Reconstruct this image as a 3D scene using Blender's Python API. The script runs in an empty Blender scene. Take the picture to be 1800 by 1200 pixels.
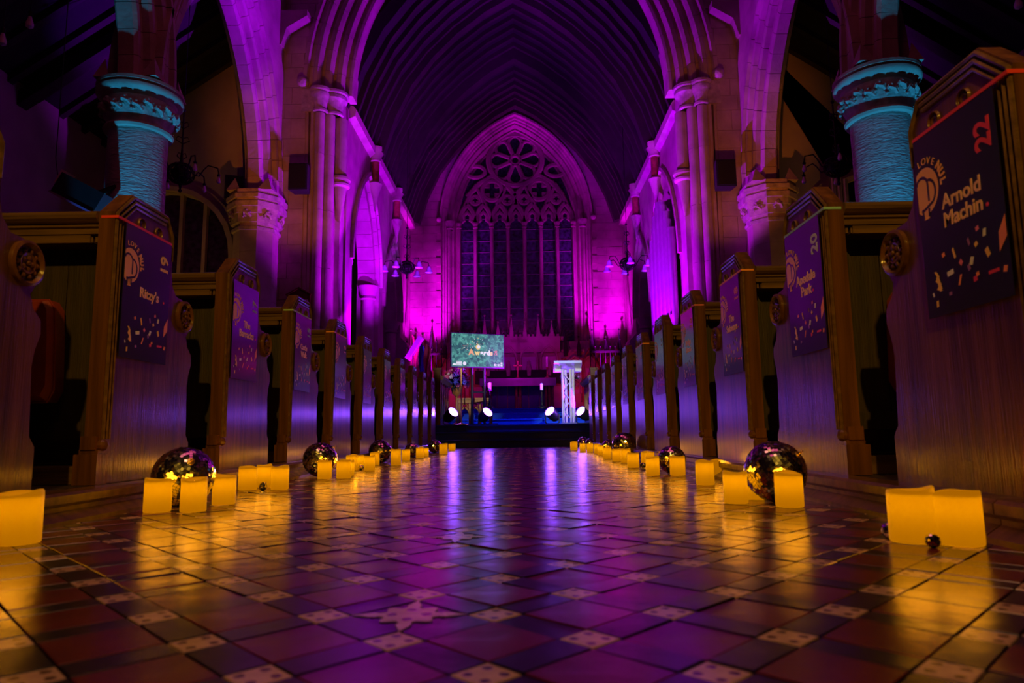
import bpy, bmesh, math, random
from mathutils import Vector, Matrix, Euler
RND = random.Random(11)
PI = math.pi
S = bpy.context.scene
COL = S.collection

# ------------------------------------------------------------------ camera
F_PX, PITCH, YAW, ROLL, CAM_H = 1200.0, 0.133, 0.014, 0.013, 0.24
def cam_axes(x, u, d):
    cp, sp, cy, sy = math.cos(PITCH), math.sin(PITCH), math.cos(YAW), math.sin(YAW)
    y = d*cp - u*sp; z = d*sp + u*cp
    return Vector((x*cy - y*sy, x*sy + y*cy, z))
def ray(px, py):
    a, b = px - 900, 600 - py
    c, s = math.cos(ROLL), math.sin(ROLL)
    return cam_axes((a*c + b*s)/F_PX, (-a*s + b*c)/F_PX, 1.0)
CAM = Vector((0, 0, CAM_H))
def on_floor(px, py, z=0.0):
    r = ray(px, py); return CAM + r*((z - CAM_H)/r.z)
def on_y(px, py, y):
    r = ray(px, py); return CAM + r*(y/r.y)
cd = bpy.data.cameras.new('camera'); cam = bpy.data.objects.new('camera', cd); COL.objects.link(cam)
cd.sensor_width = 36; cd.lens = 36*F_PX/1800; cd.clip_start = 0.02; cd.clip_end = 200
c_, s_ = math.cos(ROLL), math.sin(ROLL)
rt, up, fw = cam_axes(c_, -s_, 0), cam_axes(s_, c_, 0), cam_axes(0, 0, 1)
M = Matrix((rt, up, -fw)).transposed().to_4x4(); M.translation = CAM
cam.matrix_world = M
cd.dof.use_dof = True; cd.dof.focus_distance = 6.0; cd.dof.aperture_fstop = 5.0
S.camera = cam
# ------------------------------------------------------------------ view, world, stage and fill lighting
S.view_settings.view_transform = 'Standard'; S.view_settings.look = 'None'
S.view_settings.gamma = 1.0; S.view_settings.exposure = -0.28
S.view_settings.use_curve_mapping = False
W = bpy.data.worlds.new('night'); S.world = W; W.use_nodes = True
W.node_tree.nodes['Background'].inputs[0].default_value = (0.35, 0.06, 0.3, 1)
W.node_tree.nodes['Background'].inputs[1].default_value = 0.006
AMBER = (1.0, 0.42, 0.06); VIOLET = (0.42, 0.02, 1.0); MAGENTA = (0.66, 0.0, 1.0)
CYAN = (0.02, 0.42, 1.0); BLUE = (0.1, 0.06, 1.0); RED = (1.0, 0.02, 0.05)
def spot(loc, target, energy, color, angle=50, blend=0.5, size=0.05):
    l = bpy.data.lights.new('stage_or_fill_light', 'SPOT'); l.energy = energy; l.color = color
    l.spot_size = math.radians(angle); l.spot_blend = blend; l.shadow_soft_size = size
    o = bpy.data.objects.new('stage_or_fill_light', l); COL.objects.link(o); o.location = loc
    d = Vector(target) - Vector(loc); o.rotation_euler = d.to_track_quat('-Z', 'Y').to_euler()
    return o
X0 = -0.155
SPOTS = [
 # cyan uplights at the foot of the nave columns
 ((-4.62, 7.30, .25), (-4.95, 8.2, 4.0), 820, CYAN, 22, .3),
 ((4.32, 7.30, .25), (4.65, 8.2, 4.0), 820, CYAN, 22, .3),
 # violet beams that cross the nave from the steps to the arcade arches
 ((1.05, 12.35, .62), (-4.6, 11.5, 7.0), 7500, (0.22, 0.0, 1.0), 31, .4),
 ((-1.25, 12.35, .62), (4.4, 11.5, 7.0), 7500, (0.18, 0.0, 1.0), 31, .4),
 # violet uplights on the chancel arch and the chancel walls
 ((0.55, 12.6, .62), (-3.0, 14.4, 6.0), 3600, (0.42, 0.0, 1.0), 72, .4),
 ((-0.65, 12.6, .62), (2.7, 14.4, 6.0), 3600, (0.42, 0.0, 1.0), 72, .4),
 ((-2.6, 14.3, .7), (-3.5, 15.2, 6.0), 3600, (0.36, 0.0, 1.0), 75, .6),
 ((2.3, 14.3, .7), (3.2, 15.2, 6.0), 3600, (0.30, 0.0, 1.0), 75, .6),
 # magenta uplights behind the reredos
 ((-2.8, 20.1, 1.9), (-2.95, 21.5, 6.0), 2800, MAGENTA, 62, .8),
 ((2.5, 20.1, 1.9), (2.65, 21.5, 6.0), 2800, MAGENTA, 62, .8),
 ((-0.15, 17.6, 1.3), (-0.15, 21.4, 6.2), 330, MAGENTA, 70, .7),
 # red and magenta on the reredos
 ((-2.2, 19.4, 1.0), (-2.5, 21.2, 2.0), 60, RED, 90, .8),
 ((1.9, 19.4, 1.0), (2.2, 21.2, 2.0), 60, RED, 90, .8),
 ((-0.1, 16.6, 3.6), (-0.1, 20.8, 2.0), 160, (.8, 0, .7), 60, .7),
 # blue on the carpeted steps
 ((-0.1, 10.2, 7.0), (-0.1, 13.6, 0.4), 2400, (0.0, 0.10, 1.0), 30, .5),
 # lavender on the chancel chandeliers
 ((-1.2, 14.6, .6), (-2.9, 17.2, 4.4), 120, (.45, .35, 1.0), 22, .5),
 ((1.0, 14.6, .6), (2.7, 17.2, 4.4), 120, (.45, .35, 1.0), 22, .5),
 # amber floods in the aisles, then added amber lamps over the pews for the piers
 ((-6.7, 10.9, .3), (-5.7, 13.0, 3.9), 100, AMBER, 58, .4),
 ((6.4, 10.9, .3), (5.4, 13.0, 3.9), 100, AMBER, 58, .4),
 ((-3.0, 8.2, 1.7), (-4.25, 12.8, 5.6), 430, (1, .20, .02), 34, .6),
 ((2.7, 8.2, 1.7), (3.95, 12.8, 5.6), 430, (1, .20, .02), 34, .6),
 # white front light on the lectern
 ((-0.4, -3.2, 5.2), (0.86, 12.3, 1.15), 6500, (1, .97, .95), 5.5, .6),
 # warm front light on the flowers and the rail
 ((-0.3, -3.2, 5.2), (-1.15, 14.4, 1.2), 5200, (1, .78, .5), 5.0, .6),
 # warm lamps added behind the camera to gild pew rails and near faces
 ((0.2, -3.4, 4.8), (-2.6, 4.6, 0.9), 1050, (1, .55, .05), 34, .5),
 ((-0.5, -3.4, 4.8), (2.3, 4.6, 0.9), 1050, (1, .55, .05), 34, .5),
]
for a in SPOTS: spot(*a)
def area(loc, target, sx, sy, energy, color):
    l = bpy.data.lights.new('fill_light', 'AREA'); l.shape = 'RECTANGLE'; l.size = sx; l.size_y = sy; l.energy = energy; l.color = color
    o = bpy.data.objects.new('fill_light', l); COL.objects.link(o); o.location = loc
    o.rotation_euler = (Vector(target)-Vector(loc)).to_track_quat('-Z', 'Y').to_euler(); return o
area((-.2, 4.0, 9.8), (-.2, 4.6, 0), 3.0, 7.0, 60, (1.0, .10, .30))          # added overhead fill for floor, pew ends and posters
area((-.2, .9, 5.2), (-.2, 1.1, 0), 1.2, 2.4, 9, (1.0, .50, .20)).data.spread = math.radians(70)     # added unseen fill that brightens the nearest floor tiles

# ------------------------------------------------------------------ materials
MATS = {}
def nodes_of(name):
    m = bpy.data.materials.new(name); m.use_nodes = True
    nt = m.node_tree; MATS[name] = m
    return m, nt, nt.nodes['Principled BSDF']
def mat(name, color, rough=.6, metal=0, emit=None, es=0, var=.25, scale=6, bump=0, bscale=40, stretch=(1, 1, 1), coat=0, spec=.5, color2=None, detail=4, coatr=.1):
    m, nt, b = nodes_of(name)
    N, L = nt.nodes, nt.links
    b.inputs['Roughness'].default_value = rough; b.inputs['Metallic'].default_value = metal
    b.inputs['Coat Weight'].default_value = coat; b.inputs['Coat Roughness'].default_value = coatr
    b.inputs['Specular IOR Level'].default_value = spec
    tc = N.new('ShaderNodeTexCoord'); mp = N.new('ShaderNodeMapping'); mp.inputs['Scale'].default_value = stretch
    L.new(tc.outputs['Object'], mp.inputs[0])
    nz = N.new('ShaderNodeTexNoise'); nz.inputs['Scale'].default_value = scale; nz.inputs['Detail'].default_value = detail
    L.new(mp.outputs[0], nz.inputs[0])
    rp = N.new('ShaderNodeValToRGB'); L.new(nz.outputs['Fac'], rp.inputs[0])
    c2 = color2 or tuple(c*(1-var) for c in color)
    rp.color_ramp.elements[0].position = .3; rp.color_ramp.elements[1].position = .7
    rp.color_ramp.elements[0].color = (*c2, 1)
    rp.color_ramp.elements[1].color = (*[min(1, c*(1+var*.4)) for c in color], 1)
    L.new(rp.outputs[0], b.inputs['Base Color'])
    if bump:
        n2 = N.new('ShaderNodeTexNoise'); n2.inputs['Scale'].default_value = bscale; n2.inputs['Detail'].default_value = 5
        L.new(mp.outputs[0], n2.inputs[0])
        bp = N.new('ShaderNodeBump'); bp.inputs['Strength'].default_value = bump; bp.inputs['Distance'].default_value = .02
        L.new(n2.outputs['Fac'], bp.inputs['Height']); L.new(bp.outputs[0], b.inputs['Normal']); L.new(bp.outputs[0], b.inputs['Coat Normal'])
    if emit:
        b.inputs['Emission Color'].default_value = (*emit, 1); b.inputs['Emission Strength'].default_value = es
    return m
stone = mat('pale_sandstone', (.44, .36, .27), .8, var=.3, scale=2.5, bump=.35, bscale=18)
stone2 = mat('tooled_column_stone', (.5, .45, .38), .85, var=.25, scale=3, bump=.9, bscale=14, stretch=(1, 1, 3))
carved = mat('carved_capital_stone', (.46, .4, .32), .8, var=.4, scale=8, bump=.6, bscale=25)
plaster = mat('aged_plaster', (.4, .36, .28), .9, var=.2, scale=1.5, bump=.1)
marble = mat('red_marble', (.3, .06, .05), .35, var=.5, scale=9)
oak = mat('dark_oak', (.13, .047, .012), .5, var=.55, scale=5, bump=.13, bscale=30, stretch=(6, 6, .3), coat=.55, coatr=.17, spec=.08)
oak_h = mat('dark_oak_rail', (.14, .07, .018), .5, var=.5, scale=5, bump=.1, bscale=30, stretch=(.5, 6, 6), coat=.8, coatr=.15, spec=.2)
oak_rough = mat('aged_oak_board', (.030, .015, .006), .6, var=.5, scale=5, bump=.15, bscale=30, stretch=(6, 6, .5))
rooft = mat('roof_timber', (.024, .014, .011), .75, var=.4, scale=4)
roofb = mat('roof_board', (.011, .007, .007), .85, var=.4, scale=5)
golden = mat('golden_oak', (.42, .22, .06), .4, var=.35, scale=7, coat=.3)
iron = mat('black_iron', (.02, .018, .017), .45, metal=.7, var=.3)
blackp = mat('black_plastic', (.015, .015, .018), .5, var=.2)
blackm = mat('black_grille', (.008, .008, .01), .7, var=.4, scale=60)
whitem = mat('white_powder_coat', (.8, .8, .82), .35, var=.05)
grout = mat('dark_grout', (.03, .022, .018), .8, var=.3, scale=20)
redtile = mat('red_clay_tile', (.17, .022, .02), .24, var=.35, scale=14, bump=.10, bscale=9, coat=.25, coatr=.2)
darktile = mat('blue_black_tile', (.014, .014, .024), .24, var=.4, scale=14, bump=.10, bscale=9, coat=.25, coatr=.2)
carpet = mat('blue_carpet', (.004, .09, .8), .9, var=.3, scale=80, bump=.2, bscale=200)
stepm = mat('dark_blue_step_paint', (.001, .012, .22), .3, var=.3, scale=8, bump=.05, spec=.25)
mirror = mat('mirror_glass', (.85, .83, .8), .14, metal=1, var=.05)
ballcore = mat('ball_core', (.03, .03, .03), .5, var=.1)
glass = mat('leaded_dark_glass', (.05, .02, .10), .25, var=.8, scale=9, bump=.3, bscale=30)  # violet haze over the panes is put into this base colour
glassg = mat('painted_glass', (.05, .07, .09), .35, var=.95, scale=16, bump=.3, bscale=30)
leadm = mat('pale_saddle_bar', (.3, .28, .3), .5, var=.2)
redfab = mat('red_leatherette', (.22, .022, .008), .45, var=.2, scale=12, bump=.1)
sheet = mat('navy_poster_print', (.02, .017, .05), .22, var=.3, scale=3, coat=.2)
peach = mat('peach_print', (.85, .5, .3), .4, var=.03)
logo_o = mat('orange_print', (.85, .42, .12), .4, var=.05)
frontal = mat('altar_cloth', (.55, .4, .55), .8, var=.15)
darkcl = mat('dark_drape', (.02, .015, .02), .9, var=.3)
brassm = mat('brass', (.6, .4, .15), .3, metal=.9, var=.1)
leafm = mat('dark_leaf', (.03, .07, .02), .6, var=.5, scale=20)
pinkm = mat('pink_petal', (.8, .15, .3), .6, var=.4, scale=20)
whitepet = mat('white_petal', (.85, .8, .8), .6, var=.1)
pipe = mat('organ_pipe_metal', (.55, .52, .5), .35, metal=.6, var=.15)
cream_paper = mat('cream_paper', (.7, .62, .5), .7, var=.05)
inkm = mat('black_ink', (.02, .02, .02), .7, var=.05)
bulbg = mat('frosted_bulb', (.75, .65, .75), .25, var=.05)
shadeg = mat('frosted_glass_shade', (.7, .7, .95), .35, var=.1)
flagr = mat('red_banner_cloth', (.45, .03, .06), .8, var=.2)
flagb = mat('blue_banner_cloth', (.05, .06, .4), .8, var=.2)
lensm = mat('lit_lens', (.8, .8, .9), .3, emit=(.24, .06, 1.0), es=120, var=.02)
INK = {n: mat('print_'+n, c, .4, var=.03) for n, c in dict(
    red=(.75, .05, .04), yellow=(.85, .55, .06), steel=(.3, .36, .6), pale=(.5, .58, .72), teal=(.25, .5, .55), pink=(.8, .2, .3),
    orange=(.9, .3, .06), white=(.75, .75, .75), purple=(.3, .12, .35), green=(.35, .6, .35)).items()}
# cream tile with a small dark inlaid motif
def inlaid(name, base, ink, k):
    m, nt, b = nodes_of(name); N, L = nt.nodes, nt.links
    b.inputs['Roughness'].default_value = .24; b.inputs['Coat Weight'].default_value = .3; b.inputs['Coat Roughness'].default_value = .18
    tc = N.new('ShaderNodeTexCoord'); sep = N.new('ShaderNodeSeparateXYZ'); L.new(tc.outputs['Object'], sep.inputs[0])
    def mth(op, a, b_=None):
        n = N.new('ShaderNodeMath'); n.operation = op
        for i, v in enumerate((a, b_)):
            if v is None: continue
            if isinstance(v, (int, float)): n.inputs[i].default_value = v
            else: L.new(v, n.inputs[i])
        return n.outputs[0]
    sx = mth('ABSOLUTE', mth('SINE', mth('MULTIPLY', sep.outputs[0], k)))
    sy = mth('ABSOLUTE', mth('SINE', mth('MULTIPLY', sep.outputs[1], k)))
    v = mth('MULTIPLY', sx, sy)
    nz = N.new('ShaderNodeTexNoise'); nz.inputs['Scale'].default_value = 120; L.new(tc.outputs['Object'], nz.inputs[0])
    v2 = mth('ADD', v, mth('MULTIPLY', mth('SUBTRACT', nz.outputs['Fac'], .5), .5))
    g = mth('GREATER_THAN', v2, .78)
    mx = N.new('ShaderNodeMixRGB'); L.new(g, mx.inputs[0]); mx.inputs[1].default_value = (*base, 1); mx.inputs[2].default_value = (*ink, 1)
    n3 = N.new('ShaderNodeTexNoise'); n3.inputs['Scale'].default_value = 30; L.new(tc.outputs['Object'], n3.inputs[0])
    m2 = N.new('ShaderNodeMixRGB'); m2.blend_type = 'MULTIPLY'; m2.inputs[0].default_value = .5
    L.new(mx.outputs[0], m2.inputs[1]); L.new(n3.outputs['Fac'], m2.inputs[2]); L.new(m2.outputs[0], b.inputs['Base Color'])
    return m
creamtile = inlaid('cream_inlaid_tile', (.95, .66, .34), (.10, .04, .03), 120)
flowertile = inlaid('buff_flower_tile', (.9, .6, .4), (.2, .06, .05), 95)
# candle wax: gives off its own amber light and lets the flame inside shine through
def wax_mat():
    m = bpy.data.materials.new('glowing_wax'); m.use_nodes = True; nt = m.node_tree; N, L = nt.nodes, nt.links
    N.clear()
    out = N.new('ShaderNodeOutputMaterial'); em = N.new('ShaderNodeEmission'); tr = N.new('ShaderNodeBsdfTranslucent'); df = N.new('ShaderNodeBsdfPrincipled')
    em.inputs[0].default_value = (1.0, .32, .0, 1); em.inputs[1].default_value = .40
    tr.inputs[0].default_value = (.14, .10, .003, 1)
    df.inputs['Base Color'].default_value = (.06, .03, .01, 1); df.inputs['Roughness'].default_value = .5
    tc = N.new('ShaderNodeTexCoord'); nz = N.new('ShaderNodeTexNoise'); nz.inputs['Scale'].default_value = 25
    L.new(tc.outputs['Object'], nz.inputs[0]); bp = N.new('ShaderNodeBump'); bp.inputs['Strength'].default_value = .2
    L.new(nz.outputs['Fac'], bp.inputs['Height']); L.new(bp.outputs[0], df.inputs['Normal'])
    mx = N.new('ShaderNodeMixShader'); mx.inputs[0].default_value = .6; L.new(df.outputs[0], mx.inputs[1]); L.new(tr.outputs[0], mx.inputs[2])
    ad = N.new('ShaderNodeAddShader'); L.new(em.outputs[0], ad.inputs[0]); L.new(mx.outputs[0], ad.inputs[1]); L.new(ad.outputs[0], out.inputs[0])
    return m
wax = wax_mat()
flame = mat('led_flame_tip', (1, .6, .1), .4, emit=(1, .45, .02), es=1.5, var=.02)
def screen_mat():
    m, nt, b = nodes_of('lit_screen'); N, L = nt.nodes, nt.links
    tc = N.new('ShaderNodeTexCoord'); vo = N.new('ShaderNodeTexVoronoi'); vo.inputs['Scale'].default_value = 22; vo.distance = 'MANHATTAN'
    L.new(tc.outputs['Object'], vo.inputs[0])
    nz = N.new('ShaderNodeTexNoise'); nz.inputs['Scale'].default_value = 9; L.new(tc.outputs['Object'], nz.inputs[0])
    mx = N.new('ShaderNodeMixRGB'); mx.inputs[0].default_value = .5; L.new(vo.outputs['Color'], mx.inputs[1]); L.new(nz.outputs['Color'], mx.inputs[2])
    bw = N.new('ShaderNodeRGBToBW'); L.new(mx.outputs[0], bw.inputs[0])
    rp = N.new('ShaderNodeValToRGB'); L.new(bw.outputs[0], rp.inputs[0])
    e = rp.color_ramp.elements; e[0].position = .32; e[1].position = .68
    e[0].color = (.012, .10, .09, 1); e[1].color = (.10, .42, .33, 1)
    b.inputs['Base Color'].default_value = (.004, .004, .004, 1); b.inputs['Roughness'].default_value = .9; b.inputs['Specular IOR Level'].default_value = .05
    L.new(rp.outputs[0], b.inputs['Emission Color']); b.inputs['Emission Strength'].default_value = 1.1
    return m
screenm = screen_mat()
def emis(n, c, s=1.0): return mat('screen_'+n, (.01, .01, .01), .4, emit=c, es=s, var=.01)
SCR = {n: emis(n, c) for n, c in dict(orange=(.9, .42, .05), yellow=(.95, .7, .1), white=(.9, .9, .9), rust=(.85, .25, .06), pink=(.8, .15, .3), pale=(.5, .8, .8)).items()}

# ------------------------------------------------------------------ mesh helpers
class MB:
    def __init__(s): s.v = []; s.f = []; s.mi = []
    def add(s, vs, fs, mi=0):
        b = len(s.v); s.v += [tuple(p) for p in vs]; s.f += [tuple(b+i for i in f) for f in fs]; s.mi += [mi]*len(fs); return s
    def box(s, x0, x1, y0, y1, z0, z1, mi=0, mtx=None):
        vs = [Vector((x, y, z)) for x in (x0, x1) for y in (y0, y1) for z in (z0, z1)]
        if mtx: vs = [mtx @ p for p in vs]
        return s.add(vs, [(0, 1, 3, 2), (4, 6, 7, 5), (0, 4, 5, 1), (2, 3, 7, 6), (0, 2, 6, 4), (1, 5, 7, 3)], mi)
    def prism(s, poly, fn, a, b, mi=0):
        n = len(poly)
        vs = [fn(p, a) for p in poly] + [fn(p, b) for p in poly]
        fs = [tuple(range(n)), tuple(range(2*n-1, n-1, -1))] + [(i, (i+1) % n, n+(i+1) % n, n+i) for i in range(n)]
        return s.add(vs, fs, mi)
    def lathe(s, prof, c=(0, 0, 0), n=24, ax='z', mi=0, sx=1, sy=1, jit=None):
        vs = []; m = len(prof)
        for i in range(n):
            a = 2*PI*i/n
            for (r, z) in prof:
                p = (r*math.cos(a)*sx, r*math.sin(a)*sy, z)
                if ax == 'x': p = (p[2], p[0], p[1])
                elif ax == 'y': p = (p[0], p[2], p[1])
                vs.append((c[0]+p[0], c[1]+p[1], c[2]+p[2]))
        fs = [(i*m+j, ((i+1) % n)*m+j, ((i+1) % n)*m+j+1, i*m+j+1) for i in range(n) for j in range(m-1)]
        return s.add(vs, fs, mi)
    def tube(s, path, r, n=8, closed=False, mi=0, flat=1.0):
        path = [Vector(p) for p in path]; k = len(path); vs = []
        rr = r if isinstance(r, (list, tuple)) else [r]*k
        prev = None
        for i, p in enumerate(path):
            a = path[(i-1) % k] if (closed or i > 0) else p
            b = path[(i+1) % k] if (closed or i < k-1) else p
            t = (b-a).normalized()
            if prev is None:
                h = Vector((0, 0, 1)) if abs(t.z) < .9 else Vector((1, 0, 0))
                u = t.cross(h).normalized()
            else:
                u = (prev - t*prev.dot(t)).normalized()
            prev = u; w = t.cross(u)
            for j in range(n):
                q = 2*PI*(j+.5)/n
                vs.append(p + u*(math.cos(q)*rr[i]) + w*(math.sin(q)*rr[i]*flat))
        fs = []
        for i in range(k if closed else k-1):
            for j in range(n):
                i2 = (i+1) % k
                fs.append((i*n+j, i*n+(j+1) % n, i2*n+(j+1) % n, i2*n+j))
        if not closed:
            fs.append(tuple(range(n))[::-1]); fs.append(tuple((k-1)*n+j for j in range(n)))
        return s.add(vs, fs, mi)
    def ball(s, c, r, n=10, m=6, sz=1, mi=0):
        prof = [(max(1e-4, r*math.sin(PI*j/m)), -r*sz*math.cos(PI*j/m)) for j in range(m+1)]
        return s.lathe(prof, c, n, mi=mi)
    def mesh(s, name, mats, smooth=False, recalc=True):
        me = bpy.data.meshes.new(name); me.from_pydata(s.v, [], s.f)
        for m in (mats if isinstance(mats, (list, tuple)) else [mats]): me.materials.append(m)
        me.polygons.foreach_set('material_index', s.mi)
        if recalc:
            bm = bmesh.new(); bm.from_mesh(me); bmesh.ops.recalc_face_normals(bm, faces=bm.faces); bm.to_mesh(me); bm.free()
        if smooth:
            me.polygons.foreach_set('use_smooth', [True]*len(me.polygons))
            try: me.set_sharp_from_angle(angle=math.radians(38))
            except Exception: pass
        return me
    def build(s, name, mats, parent=None, smooth=False, recalc=True):
        return link(name, s.mesh(name, mats, smooth, recalc), parent)
def link(name, me, parent=None, loc=None, mtx=None):
    o = bpy.data.objects.new(name, me); COL.objects.link(o); o.parent = parent
    if loc is not None: o.location = loc
    if mtx is not None: o.matrix_basis = mtx
    return o
def empty(name, loc=(0, 0, 0), rz=0, mtx=None):
    o = bpy.data.objects.new(name, None); COL.objects.link(o); o.empty_display_size = .1
    if mtx is not None: o.matrix_basis = mtx
    else: o.location = loc; o.rotation_euler = (0, 0, rz)
    return o
def tag(o, label=None, cat=None, group=None, kind=None):
    if label: o['label'] = label
    if cat: o['category'] = cat
    if group: o['group'] = group
    if kind: o['kind'] = kind
    return o
def struct(name, mb, m, label, cat='wall', smooth=False):
    o = mb.build(name, m, None, smooth); return tag(o, label, cat, kind='structure')
def text_mesh(body, size, m, bold=0.0, ext=.0004, align='LEFT', spacing=1.0):
    cu = bpy.data.curves.new('lettering', 'FONT'); cu.body = body; cu.size = size; cu.align_x = align
    cu.extrude = ext; cu.offset = bold; cu.space_line = .92; cu.space_character = spacing; cu.resolution_u = 3
    ob = bpy.data.objects.new('lettering', cu); COL.objects.link(ob)
    dg = bpy.context.evaluated_depsgraph_get(); me = bpy.data.meshes.new_from_object(ob.evaluated_get(dg))
    bpy.data.objects.remove(ob); bpy.data.curves.remove(cu)
    me.materials.clear(); me.materials.append(m); return me
def text(name, body, size, m, parent, loc, rot=(0, 0, 0), **k):
    o = link(name, text_mesh(body, size, m, **k), parent, loc); o.rotation_euler = rot; return o
XZ = lambda p, y: (p[0], y, p[1])          # polygon in x-z, extruded along y
YZ = lambda p, x: (x, p[0], p[1])          # polygon in y-z, extruded along x
XY = lambda p, z: (p[0], p[1], z)
def gothic(half, R, zs, n=14, off=0.0):
    """right side of a pointed arch, from springing to apex: list of (u, z); u = distance from the centre line"""
    c = R - half; RR = R + off; amax = math.acos(min(1, c/RR))
    return [(RR*math.cos(amax*i/n) - c, zs + RR*math.sin(amax*i/n)) for i in range(n+1)]
def voussoirs(parent, m, place, half, R, zs, prof, n, sub=4, gap=.004, amax_pick=None):
    """arch stones: prof = closed polygon of (radial offset, depth); place(u, z, depth) -> point; both sides"""
    c = R - half; out = []
    amax = math.acos(c/R)
    for side in (-1, 1):
        for k in range(n):
            mb = MB(); rings = []
            t0 = k/n + gap/(R*amax); t1 = (k+1)/n - gap/(R*amax)
            if k == n-1: t1 = 1.0
            vs = []; np_ = len(prof)
            for i in range(sub+1):
                t = t0 + (t1-t0)*i/sub
                for (r, d) in prof:
                    a = t*math.acos(c/(R+r))
                    vs.append(place(side*((R+r)*math.cos(a) - c), zs + (R+r)*math.sin(a), d))
            fs = [(i*np_+j, i*np_+(j+1) % np_, (i+1)*np_+(j+1) % np_, (i+1)*np_+j) for i in range(sub) for j in range(np_)]
            fs += [tuple(range(np_)), tuple(sub*np_+j for j in range(np_-1, -1, -1))]
            mb.add(vs, fs); out.append(mb.build('voussoir', m, parent))
    return out

# ================================================================== THE CHURCH
ZP = .087                                   # height of the pew platforms
YA, YE = 12.8, 21.5                         # nave face of the chancel arch wall, east wall
XL, XR = -1.42, 1.085                       # aisle faces of the pew ends
# ---- floor: base slab, tiles on it
mb = MB(); mb.box(-9.5, 9.2, -6, 22, -.3, -.012)
floor = struct('floor', mb, grout, 'encaustic tiled aisle floor of red, blue-black and cream tiles set diagonally', 'floor')
PD = .2305; PT = PD/math.sqrt(2); CS = .053; RS = PT - CS; G = .0022
OX, OY = -.0405, .9545                       # one cream tile centre
def tile_mesh(name, w, h, m):
    t = MB(); b = .0012; z = .012
    w2, h2 = w/2 - G/2, h/2 - G/2
    vs = [(-w2, -h2, -z), (w2, -h2, -z), (w2, h2, -z), (-w2, h2, -z), (-w2, -h2, -b), (w2, -h2, -b), (w2, h2, -b), (-w2, h2, -b),
          (-w2+b, -h2+b, 0), (w2-b, -h2+b, 0), (w2-b, h2-b, 0), (-w2+b, h2-b, 0)]
    fs = [(i, (i+1) % 4, 4+(i+1) % 4, 4+i) for i in range(4)] + [(4+i, 4+(i+1) % 4, 8+(i+1) % 4, 8+i) for i in range(4)] + [(8, 9, 10, 11)]
    t.add(vs, fs); return t.mesh(name, m)
TM = {'red': tile_mesh('red_tile', RS, RS, redtile), 'dark': tile_mesh('dark_strip_tile', RS, CS, darktile),
      'cream': tile_mesh('cream_tile', CS, CS, creamtile)}
ca, sa = math.cos(PI/4), math.sin(PI/4)
cells = {'red': [], 'dark': [], 'cream': []}
FX0, FX1, FY0, FY1 = -1.33, 1.03, .45, 11.42
N_ = int(13/PT)
for i in range(-N_, N_):
    for j in range(-N_, N_):
        for kind, du, dv, rot in (('cream', 0, 0, 0), ('red', PT/2, PT/2, 0), ('dark', PT/2, 0, 0), ('dark', 0, PT/2, PI/2)):
            u, v = i*PT+du, j*PT+dv
            x, y = OX + u*ca - v*sa, OY + u*sa + v*ca
            if FX0-.05 < x < FX1+.05 and FY0 < y < FY1: cells[kind].append((y, x, rot))
specials = [(-.158, .957), (on_floor(680, 975).x, on_floor(680, 975).y), (on_floor(805, 945).x, on_floor(805, 945).y)]
def tile_matrix(x, y, rot):
    m = Matrix.Rotation(PI/4 + rot, 4, 'Z')
    tl = Matrix.Rotation(RND.gauss(0, .0048), 4, 'X') @ Matrix.Rotation(RND.gauss(0, .0048), 4, 'Y')
    m = tl @ m; m.translation = (x, y, RND.gauss(0, .0005)); return m
names = {'red': 'red_tile', 'dark': 'dark_strip_tile', 'cream': 'cream_tile'}
flower_sites = []
for kind, lst in cells.items():
    lst.sort(); me = TM[kind]; far = MB()
    for q, (y, x, rot) in enumerate(lst):
        if kind == 'red' and any((x-a)**2 + (y-b)**2 < .006 for a, b in specials): flower_sites.append((x, y)); continue
        m = tile_matrix(x, y, rot)
        if q < 290:
            link(names[kind], me, floor, mtx=m)
        else:
            far.add([m @ v.co for v in me.vertices], [tuple(p.vertices) for p in me.polygons])
    o = far.build(names[kind]+'_field', me.materials[0], floor, recalc=False); o['kind'] = 'stuff'
for x, y in flower_sites:                    # buff tiles: flower in the middle, four points round it, on a dark ground
    mtx = Matrix.Rotation(PI/4, 4, 'Z'); mtx.translation = (x, y, 0)
    t = MB(); n = 24; r = RS*.5
    t.box(-r+.001, r-.001, -r+.001, r-.001, -.012, -.0012); link('dark_square_tile', t.mesh('dark_square_tile', darktile), floor, mtx=mtx)
    t = MB(); t.prism([(r*.74*(1+.16*math.cos(8*2*PI*k/48))*math.cos(2*PI*k/48), r*.74*(1+.16*math.cos(8*2*PI*k/48))*math.sin(2*PI*k/48)) for k in range(48)], XY, -.010, .0004)
    link('flower_tile', t.mesh('flower_tile', flowertile), floor, mtx=mtx)
    for k in range(4):
        t = MB(); t.prism([(.034, 0), (.046, .011), (.078, 0), (.046, -.011)], XY, -.010, .0003)
        m2 = Matrix.Rotation(k*PI/2, 4, 'Z'); m2.translation = (x, y, 0); link('point_tile', t.mesh('point_tile', flowertile), floor, mtx=m2)

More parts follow.
